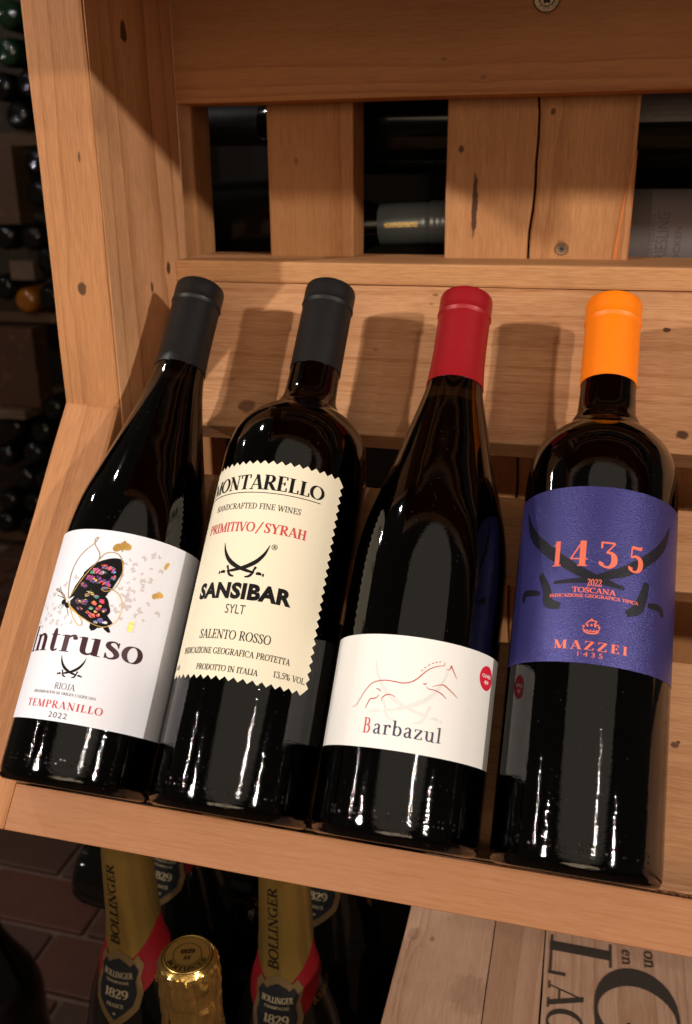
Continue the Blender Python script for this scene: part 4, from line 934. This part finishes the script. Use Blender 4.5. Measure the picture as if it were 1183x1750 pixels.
# ================================================================== BOTTLES STORED BEHIND THE RACK
M_dark = plain('dark_glass', (0.003, 0.003, 0.0025), .05, spec=.5)
M_store = plain('stored_glass', (0.003, 0.003, 0.0025), .12, spec=.22)
M_silver = plain('silver_capsule', (0.20, 0.25, 0.28), .26, metal=.35, bump=.2, bscale=300)
def simple_profile(R, h=.30, body=.18, rn=.0145, bead=True):
    p = [(0, .012), (R * .6, .004), (R * .86, 0), (R * .96, .001), (R, .008), (R, .02)]
    p += [(R, body * k / 6) for k in range(2, 6)] + catmull([(R, body), (R * .97, body + .018), (R * .82, body + .034), (R * .52, body + .048), (rn + .001, body + .062), (rn, body + .075)], 5)
    return p + [(rn, h), (0, h)]
def lying(x_base, y, z, right, R=.038, h=.30, body=.18, label=None, group='bottles lying behind the rack', cap=None, tilt=0.0, mat=None):
    e = empty('stored_bottle', (x_base, y, z), (0, math.radians(90 if right else -90) - tilt, 0))
    tag(e, label, 'wine bottle', group)
    meshobj('glass_body', lathe(simple_profile(R, h, body), 64), mat or M_store, e, smooth=True)
    if cap:
        u0, mt, ridged = cap
        pr = [(.0148, u0), (.0156, u0 + .0002)]
        n = 40
        for i in range(n + 1):
            u = u0 + .0005 + (h - u0) * i / n
            rr_ = .0156
            if ridged and u > h - .020: rr_ = .0160 + .0004 * math.sin((u - h) * 2600)
            elif ridged and u > h - .0225: rr_ = .0150
            pr.append((rr_, u))
        pr += [(.0140, h + .001), (0, h + .001)]
        def md(r, z_, a, hh=h): return (r + (.00025 * math.cos(60 * a) if z_ > hh - .019 else 0), z_)
        meshobj('capsule', lathe(pr, 120, md if ridged else None), mt, e, smooth=True)
    return e
mid = lying(-0.405, .735, -.0430, True, cap=(.238, M_silver, True), tilt=math.radians(2.2),
            label='dark bottle with silver screw cap lying behind the second gap')
gp = sheet([c for c in mid.children if c.name.startswith('capsule')][0], .0157, -1.6, 2.2, 247, 273, plain('painted_glint', (0.75, 0.55, 0.25), .25, metal=.8, bump=1.0, bscale=900, var=.5), name='gold_glint', lift=.0001)  # gold strip painted on as the capsule's highlight
lying(-0.020, .742, .0410, False, label='plain dark bottle lying above the silver-capped one', cap=(.235, M_black, False))
ries = lying(0.205, .738, -.0455, False, label='bottle with pale grey label lying low behind the right gap', body=.19)
PG1 = plain('grey_label_paper', (0.12, 0.10, 0.095), .7, bump=.2, bscale=400)
PG2 = plain('grey_label_band', (0.17, 0.15, 0.155), .7, bump=.2, bscale=400)
la = sheet(ries, .038, -52, 52, 70, 186, PG1)
lb = sheet(ries, .038, -50, 50, 74, 168, PG2, name='label_panel', lift=.0003)
INK2 = plain('ink_faded', (0.10, 0.09, 0.095), .7)
fr = on_cyl(.038, .0005)
type_on(fr, 'RIESLING', -9.5, 22.5, 155.5, 8.2, INK2, lb, font='sans', bold=.0)
type_on(fr, 'RHEINHESSEN', -24, 21, 165.0, 2.6, INK2, lb, font='sans')
type_on(fr, 'TROCKEN', -20, 13, 147.0, 4.2, INK2, lb, font='sans')
upb = lying(0.215, .742, .0385, False, label='bottle with pale grey back label lying high behind the right gap', body=.19)
lc = sheet(upb, .038, -3.5, 70, 60, 192, PG2)
fu = on_cyl(.038, .0003)
sw = lambda a, b: (-b, a)
for i, (t, w) in enumerate((('Gutsabf\u00fcllung Riesling', 34), ('trocken, feinherb und frisch im Glas', 44), ('Qualit\u00e4tswein aus Rheinhessen', 40), ('enth\u00e4lt Sulfite  12,0 % vol', 36), ('Erzeugerabf\u00fcllung 0,75 l', 38))):
    type_on(fu, t, 150 , 150 + w, -(1.2 + 3.4 * i), -1.9 if False else 1.9, INK2, lc, font='sans', swap=lambda a, b: (-b, a))

# ================================================================== CHAMPAGNE BOTTLES BELOW
M_cgold = plain('matte_gold_foil', (0.30, 0.185, 0.045), .33, metal=.8, bump=.25, bscale=160)
M_crown = plain('crinkled_gold_foil', (0.55, 0.36, 0.11), .22, metal=.95, bump=1.0, bscale=160)
M_cred = plain('red_collar', (0.13, 0.003, 0.005), .5, spec=.2)
M_sgold = plain('shield_gold', (0.15, 0.095, 0.040), .42, metal=.6)
M_sblack = plain('shield_black', (0.004, 0.0045, 0.006), .6, spec=.2)
M_sink = plain('shield_lettering', (0.20, 0.155, 0.09), .5)
M_gink = plain('foil_lettering', (0.008, 0.005, 0.002), .6, spec=.1)
CH = [(.044, .0), (.044, .118), (.0425, .138), (.0385, .160), (.0330, .179), (.0270, .197), (.0220, .214), (.0192, .232), (.0181, .255), (.0172, .280), (.0165, .300), (.0172, .304), (.0172, .3165), (.0160, .320)]
CHC = catmull(CH, 6)
def ch_r(h):
    for i in range(len(CHC) - 1):
        if CHC[i][1] <= h <= CHC[i + 1][1] and CHC[i + 1][1] > CHC[i][1]:
            t = (h - CHC[i][1]) / (CHC[i + 1][1] - CHC[i][1])
            return CHC[i][0] + (CHC[i + 1][0] - CHC[i][0]) * t
    return .044 if h < .1 else .016
def on_ch(lift, rref=.027):
    def f(s, u, z=0.0):
        h = u * .001; r = ch_r(h) + lift + z * .001; a = s * .001 / rref
        return (r * math.sin(a), -r * math.cos(a), h + lift * .5)
    return f
def strip(parent, name, lo, hi, lift, mat, n=96, m=26):
    bm = bmesh.new(); rows = []
    for j in range(m + 1):
        row = []
        for i in range(n):
            a = 2 * math.pi * i / n; aa = (a + math.pi) % (2 * math.pi) - math.pi
            h = lo(aa) + (hi(aa) - lo(aa)) * j / m
            fold = .00035 * max(0, math.sin(9 * a + h * 60)) ** 6 if lift > .0006 else 0
            r = ch_r(h) + lift + fold
            row.append(bm.verts.new((r * math.sin(a), -r * math.cos(a), h)))
        rows.append(row)
    for j in range(m):
        for i in range(n):
            bm.faces.new((rows[j][i], rows[j][(i + 1) % n], rows[j + 1][(i + 1) % n], rows[j + 1][i]))
    return meshobj(name, bm, mat, parent, smooth=True)
def shield(parent):
    out = [(-12.5, 214 - 4), (-9, 207.5), (-6, 210.5), (0, 213.5), (6, 210.5), (9, 207.5), (12.5, 210), (15.5, 204), (12.6, 197), (13.2, 188), (10.5, 179), (6, 173.5), (0, 166.5), (-6, 173.5), (-10.5, 179), (-13.2, 188), (-12.6, 197), (-15.5, 204)]
    out = [(x * 1.32, 190 + (y - 190) * 1.22) for x, y in out]
    bm = bmesh.new(); add_poly(bm, out, z=0); refine(bm, 2.0)
    sh = wrap('shield_label', bm, on_ch(.0013), M_sgold, parent)
    inn = [(x * .78, 190 + (y - 190) * .78) for x, y in out]
    bm = bmesh.new(); add_poly(bm, inn, z=0)
    wrap('shield_field', bm, on_ch(.0018), M_sblack, sh)
    f = on_ch(.0022)
    type_on(f, 'BOLLINGER', -11.5, 11.5, 198.5, 4.2, M_sink, sh, thick=.18, thin=.08)
    type_on(f, 'CHAMPAGNE', -8.5, 8.5, 194.4, 1.9, M_sink, sh, thick=.18, thin=.1)
    type_on(f, '1829', -8.0, 8.0, 184.2, 6.0, M_sink, sh, thick=.2, thin=.09)
    type_on(f, 'FRANCE', -5.4, 5.4, 177.4, 2.6, M_sink, sh, thick=.18, thin=.1)
    bm = bmesh.new()
    for k in range(5):
        a = math.pi / 2 + k * 2 * math.pi / 5
        add_poly(bm, [(1.3 * math.cos(a), 172.6 + 1.3 * math.sin(a)), (.5 * math.cos(a + .63), 172.6 + .5 * math.sin(a + .63)), (0, 172.6), (.5 * math.cos(a - .63), 172.6 + .5 * math.sin(a - .63))])
    wrap('star', bm, f, M_sink, sh)
def champagne(x, y, z, yaw, label, neck_text=True):
    e = empty('champagne_bottle', (x, y, z), (0, 0, yaw))
    tag(e, label, 'champagne bottle', 'champagne bottles under the tray')
    pr = [(0, .018), (.020, .012), (.036, 0), (.0425, .001), (.044, .008)] + [(.044, .02 + .0163 * k) for k in range(7)] + CHC[7:] + [(0, .320)]
    meshobj('glass_body', lathe(pr, 72), M_dark, e, smooth=True)
    lo = lambda a: .2045 + .030 * min(1.0, abs(a) / 1.5)
    strip(e, 'neck_foil', lo, lambda a: .3195, .0009, M_cgold)
    col = strip(e, 'collar', lambda a: lo(a) - .030, lambda a: lo(a) + .002, .0004, M_cred)
    type_on(on_ch(.0007), 'BOLLINGER', 26, 52, 191, 5.0, M_cgold, col, thick=.16, thin=.07)
    f = on_ch(.0013, rref=.018)
    foil = [c for c in e.children if c.name.startswith('neck_foil')][0]
    type_on(f, 'BOLLINGER', 222, 291, 3.2, 7.0, M_gink, foil, thick=.17, thin=.07, swap=lambda a, b: (3.4 - b, a))
    shield(e)
    # disc of the cap under the foil
    return e
champagne(-0.2920, .477, -.745, math.radians(-4), 'champagne bottle at the left, gold neck foil and red collar above its shield')
champagne(-0.1760, .487, -.748, math.radians(2), 'champagne bottle beside the crate, gold neck foil and red collar')
champagne(-0.3080, .590, -.740, math.radians(-6), 'champagne bottle in the back row, shield showing behind the left gold neck')
champagne(-0.1760, .600, -.740, math.radians(-4), 'champagne bottle in the back row, shield showing right of the other gold neck')

# the front one shows its crown in crinkled gold foil
def crown_bottle(x, y, z):
    e = empty('champagne_bottle', (x, y, z), (0, 0, math.radians(20)))
    tag(e, 'champagne bottle seen from above with a crinkled gold foil crown', 'champagne bottle', 'champagne bottles under the tray')
    pr = [(0, .018), (.020, .012), (.036, 0), (.0425, .001), (.044, .008)] + [(.044, .02 + .0163 * k) for k in range(7)] + [c for c in CHC[7:] if c[1] < .285] + [(.0150, .2860), (.0150, .3100), (0, .3100)]
    meshobj('glass_body', lathe(pr, 72), M_dark, e, smooth=True)
    rnd = random.Random(3); phs = [rnd.uniform(0, 6.28) for _ in range(12)]
    from mathutils import noise as mn
    def crinkle(r, h, a):
        if h > .3170 or r < .01: return r, h
        p = Vector((math.cos(a) * 2.4, math.sin(a) * 2.4, h * 55))
        q = Vector((math.cos(a) * 5.5, math.sin(a) * 5.5, h * 30 + 9))
        rid = 1 - abs(mn.noise(p)) * 2.2
        rid2 = 1 - abs(mn.noise(q)) * 2.2
        k = min(1.0, (.3172 - h) / .004)
        rim = .00055 * math.cos(19 * a + 2.0 * mn.noise(Vector((math.cos(a) * 2, math.sin(a) * 2, 3)))) * max(0, 1 - abs(h - .3130) / .0045)
        return r + k * (.0011 * rid + .0009 * rid2 - .0012) + rim, h
    pf = [(.0205, .150 + .04), (.0195, .215), (.0188, .235), (.0185, .250), (.0188, .262), (.0178, .272), (.0184, .280), (.0179, .288), (.0176, .293), (.0183, .299), (.0182, .305), (.0176, .310), (.0178, .3135), (.0170, .3163), (.0152, .3186), (.0143, .3180), (.0140, .3184), (0, .3190)]
    cf = meshobj('crown_foil', lathe(densify(pf, 7), 200, crinkle), M_crown, e)
    disc = meshobj('cap_plaque', lathe([(0, .3186), (.0136, .3186), (.0140, .3192), (.0136, .3196), (.0132, .3193), (0, .3193)], 64), M_cgold, e)
    bm = bmesh.new()
    for r, w in ((.0131, .00035), (.0082, .00030)):
        add_ribbon(bm, [(p[0], p[1]) for p in arc(0, 0, r, r, 0, 360, 64)], w)
    for v in bm.verts: v.co.z = .3196
    meshobj('plaque_rings', bm, M_gink, disc)
    def polar(s, u, z=0.0):
        r = .0092 + u * .001; a = -math.pi / 2 + s * .001 / .0105
        return (r * math.cos(a), r * math.sin(a), .3197 + z * .001)
    type_on(polar, 'BOLLINGER', -13.0, 13.0, 0, 2.9, M_gink, disc, thick=.18, thin=.07, swap=lambda a, b: (a, b))
    type_on(lambda s, u, z=0: (s * .001, u * .001, .3197), '1829', -4.2, 4.2, .6, 3.0, M_gink, disc, thick=.2, thin=.1)
    type_on(lambda s, u, z=0: (s * .001, u * .001, .3197), 'AY', -2.2, 2.2, -4.0, 2.6, M_gink, disc, thick=.2, thin=.1)
crown_bottle(-0.1960, .3725, -.742)

# a dark bottle lying behind them and a magnum on the floor
dk = empty('stored_bottle', (-0.476, .705, -.7015), (0, math.radians(90), math.radians(-6)))
tag(dk, 'dark bottle lying behind the left gold neck with its base toward the aisle', 'wine bottle')
meshobj('glass_body', lathe(simple_profile(.038), 72), M_dark, dk, smooth=True)
mg = empty('magnum_bottle', (-0.672, .752, -1.197))
tag(mg, 'large dark bottle standing on the tiles, only its shoulder in view', 'bottle')
meshobj('glass_body', lathe([(0, .02), (.04, 0), (.056, .002), (.058, .02)] + [(.058, .03 * k) for k in range(1, 7)] + catmull([(.058, .195), (.0565, .215), (.050, .240), (.040, .262), (.028, .288), (.019, .315), (.0165, .350)], 6) + [(.0165, .37), (0, .37)], 90), M_dark, mg, smooth=True)

# ================================================================== CRATE
crate = empty('wine_crate', (0.11, 0.42, -.739))
tag(crate, 'pale wooden wine crate with big black letters burnt on its lid', 'crate')
def cb(name, c, xa, ya, size, seed, knots=(), light=(0.42, 0.265, 0.18), dark=(0.28, 0.155, 0.095), **k):
    mt = wood('crate_wood', knots, seed, light=light, dark=dark, contrast=1.0, ring=1.0, pith=(0.0, .05))
    o = board(name, c, xa, ya, size, mt, None, bevel=.0007, seed=seed, wob=.0003, cuts=10)
    bpy.context.view_layer.update()
    mw = o.matrix_world.copy(); o.parent = crate; o.matrix_parent_inverse = crate.matrix_world.inverted(); o.matrix_world = mw
    return o
bpy.context.view_layer.update()
ZT = -.500; th = .009
DY = (0, -1, 0)
cb('lid_plank', (-.0605, .420, ZT - th / 2), DY, XA, (.330, .0610, th), 31, [(.420 - .497, -.0240, .0042, 1.4, .25), (.420 - .495, -.0105, .0018, 1.3, .5), (.420 - .455, .020, .012, 1.5, .22)])
cb('lid_plank', (-.0122, .420, ZT - th / 2), DY, XA, (.330, .0342, th), 32, light=(0.37, 0.225, 0.15))
tx = cb('lid_plank', (.0640, .420, ZT - th / 2 + .0006), DY, XA, (.330, .1160, th), 33, light=(0.40, 0.26, 0.18))
cb('lid_plank', (.1830, .420, ZT - th / 2), DY, XA, (.330, .1200, th), 34)
cb('side_panel', (-.0860, .420, ZT - th - .1145), DY, UP, (.326, .2280, .010), 35)
cb('front_panel', (.0780, .2620, ZT - th - .1145), XA, UP, (.316, .2280, .010), 36)
cb('back_panel', (.0780, .5780, ZT - th - .1145), XA, UP, (.316, .2280, .010), 37)
cb('side_panel', (.2420, .420, ZT - th - .1145), DY, UP, (.326, .2280, .010), 38)
M_brand = plain('branded_black', (0.022, 0.015, 0.011), .8, var=.4, bscale=400)
# local frame of the text plank: x = -Y, y = X
def on_lid(s, u, z=0.0): return (s * .001 - (-.420), (u - 64.0) * .001, th / 2 + .00035 + z * .001)
def lid_surf(s, u, z=0.0):      # s = distance along -Y in mm from Y=0, u = X in mm
    return (.420 + s * .001, u * .001 - .0640, th / 2 + .00035 + z * .001)
for t, a, b, base, h, kw in (('L', -522, -483, 9.0, 41, dict(thick=.13, thin=.035)), ('AG', -478.5, -438, 9.6, 22.5, dict(thick=.15, thin=.045)), ('G', -502, -432, 38.5, 53, dict(thick=.17, thin=.035)),
                             ('en', -518, -504, 57.0, 7.2, dict(thick=.15, thin=.06)), ('on', -520.5, -505, 71.6, 8.2, dict(thick=.15, thin=.06)), ('RAND VIN', -425, -290, 38.5, 45, dict(thick=.15, thin=.04))):
    type_on(lid_surf, t, a, b, base, h, M_brand, tx, **kw)

# ================================================================== FLOOR
M_mortar = plain('floor_mortar', (0.15, 0.095, 0.07), .9, bump=.6, bscale=120, var=.3)
bm = bmesh.new(); bmesh.ops.create_grid(bm, x_segments=1, y_segments=1, size=1)
for v in bm.verts: v.co = Vector((v.co.x * 5, v.co.y * 5, 0))
floor = meshobj('floor', bm, M_mortar); floor.location = (0, 1.0, -1.2035)
floor['kind'] = 'structure'
tms = [plain('floor_tile_' + 'abc'[k], c, .62, bump=.5, bscale=60, var=.22) for k, c in enumerate(((0.078, 0.027, 0.014), (0.064, 0.027, 0.016), (0.090, 0.028, 0.014)))]
tmesh = []
for mt in tms:
    bm = bmesh.new(); bmesh.ops.create_cube(bm, size=1)
    bmesh.ops.scale(bm, vec=(.224, .106, .012), verts=bm.verts)
    bmesh.ops.bevel(bm, geom=[e for e in bm.edges], offset=.003, segments=2, profile=.5, affect='EDGES')
    me = bpy.data.meshes.new('tile'); bm.to_mesh(me); bm.free(); me.materials.append(mt); tmesh.append(me)
rt = random.Random(8)
offs = {0: -.710, 1: -.790, 2: -.742, 3: -.86}
for r in range(-5, 16):
    y = .929 + .117 * r - .0585
    x0 = offs.get(r, -.8 + rt.uniform(-.1, .1))
    for c in range(-5, 5):
        t = bpy.data.objects.new('tile', rt.choice(tmesh)); sc.collection.objects.link(t); t.parent = floor
        t.location = (x0 + .117 + .234 * c + rt.uniform(-.001, .001), y - 1.0, .0035 - .006 + rt.uniform(0, .0012) + .0035)
        t.rotation_euler = (rt.uniform(-.004, .004), rt.uniform(-.004, .004), rt.uniform(-.006, .006))
M_wall = plain('cellar_wall', (0.012, 0.009, 0.007), .9, bump=.4, bscale=20)
bm = bmesh.new(); bmesh.ops.create_cube(bm, size=1)
for v in bm.verts: v.co = Vector((v.co.x * 9, v.co.y * .1, v.co.z * 4))
wl = meshobj('cellar_wall', bm, M_wall); wl.location = (-1.0, 3.3, .7); wl['kind'] = 'structure'

# ================================================================== THE FAR RACK, OUT OF FOCUS ON THE LEFT
far = empty('far_rack', (-1.8, 2.6, -1.2)); tag(far, 'dim wooden bottle rack out of focus beyond the post', 'wine rack')
bpy.context.view_layer.update()
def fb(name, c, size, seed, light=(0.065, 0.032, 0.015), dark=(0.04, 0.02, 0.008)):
    mt = wood('far_wood', [], seed, light=light, dark=dark)
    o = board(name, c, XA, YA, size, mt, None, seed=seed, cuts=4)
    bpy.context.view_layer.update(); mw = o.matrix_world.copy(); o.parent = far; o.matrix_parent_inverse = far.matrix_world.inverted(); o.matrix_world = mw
    return o
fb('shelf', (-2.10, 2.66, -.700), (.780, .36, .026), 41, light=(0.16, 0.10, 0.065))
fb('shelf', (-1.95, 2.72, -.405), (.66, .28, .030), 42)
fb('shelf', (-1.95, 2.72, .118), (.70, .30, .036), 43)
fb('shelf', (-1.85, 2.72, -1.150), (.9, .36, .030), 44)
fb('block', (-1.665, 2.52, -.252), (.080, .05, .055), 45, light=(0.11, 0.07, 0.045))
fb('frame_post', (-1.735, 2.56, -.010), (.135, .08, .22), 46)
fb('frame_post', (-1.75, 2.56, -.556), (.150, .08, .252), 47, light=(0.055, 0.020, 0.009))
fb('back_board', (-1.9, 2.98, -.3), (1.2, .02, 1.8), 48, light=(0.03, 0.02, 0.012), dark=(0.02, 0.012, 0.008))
M_amber = plain('amber_glass', (0.20, 0.065, 0.004), .08, spec=.8, var=.7, bscale=28)
M_green = plain('green_glass', (0.004, 0.02, 0.007), .05, spec=.8)
def far_mesh(mt):
    R = .040
    p = [(0, .004), (R * .25, .002), (R * .50, .0005), (R * .74, .004), (R * .92, .012), (R, .024), (R, .10), (R, .19)] + catmull([(R, .19), (R * .8, .22), (R * .4, .25), (.0145, .27)], 4) + [(.0145, .30), (0, .30)]
    bm = lathe(catmull(p[:6], 4) + p[6:], 40)
    me = bpy.data.meshes.new('far_bottle'); bm.to_mesh(me); bm.free()
    for q in me.polygons: q.use_smooth = True
    me.materials.append(mt); return me
fm = {k: far_mesh(v) for k, v in (('d', M_dark), ('a', M_amber), ('g', M_green))}
FARB = []
BACKB = [(-1.636, 0.44, 'g'), (-1.660, 0.345, 'g'), (-1.568, 0.382, 'd'), (-1.69, 0.258, 'd'), (-1.604, 0.262, 'd'), (-1.640, 0.178, 'd'), (-1.612, -0.032, 'd'), (-1.612, .055, 'd'), (-1.739, -0.159, 'd'), (-1.655, -0.160, 'd'), (-1.599, -0.225, 'd'), (-1.771, -0.311, 'd'),
         (-1.706, -0.350, 'a'), (-1.610, -0.335, 'd'), (-1.706, -0.770, 'd'), (-1.800, -0.760, 'd'), (-1.650, -0.690, 'd'), (-1.750, -0.850, 'd'), (-1.850, -0.860, 'd'), (-1.790, -.940, 'd'), (-1.700, -.935, 'd'), (-1.865, -1.02, 'd'), (-1.775, -1.03, 'd'), (-1.884, -1.10, 'd'), (-1.800, -1.115, 'd')]
for i, (x, z, k) in enumerate(BACKB):
    o = bpy.data.objects.new('far_bottle', fm[k]); sc.collection.objects.link(o)
    o.location = (x, 2.52 + .03 * ((i * 7) % 5) / 5, z); o.rotation_euler = (math.radians(-90 + ((i * 5) % 7) - 3), 0, math.radians(((i * 3) % 9) - 4))
    if k == 'a': tag(o, 'amber bottle glowing orange among the blurred dark ones', 'bottle')
    elif k == 'g': tag(o, ('green-glinting bottle end at the very top of the blurred rack', 'green-glinting bottle end just below the topmost one in the far rack')[i], 'bottle', 'green bottles high in the far rack')
    else: tag(o, 'dark bottle lying out of focus in the far rack', 'bottle', 'dark bottles lying in the far rack')
    FARB.append((o, x, z, k))

ORD = ('topmost', 'second', 'third', 'fourth', 'fifth', 'sixth', 'seventh', 'eighth', 'ninth', 'tenth', 'eleventh', 'twelfth')
for lo, hi, where in ((.13, 1, 'above the far rack\'s upper board'), (-.15, .13, 'between the upper board and the pale block'), (-.40, -.15, 'around the pale block by the amber bottle'), (-2, -.6, 'in the pile under the pale shelf')):
    grp = sorted([t for t in FARB if t[3] == 'd' and lo < t[2] <= hi], key=lambda t: -t[2])
    for j, t in enumerate(grp): t[0]['label'] = ('dark blurred bottle end %s, %s counting down' % (where, ORD[j]))
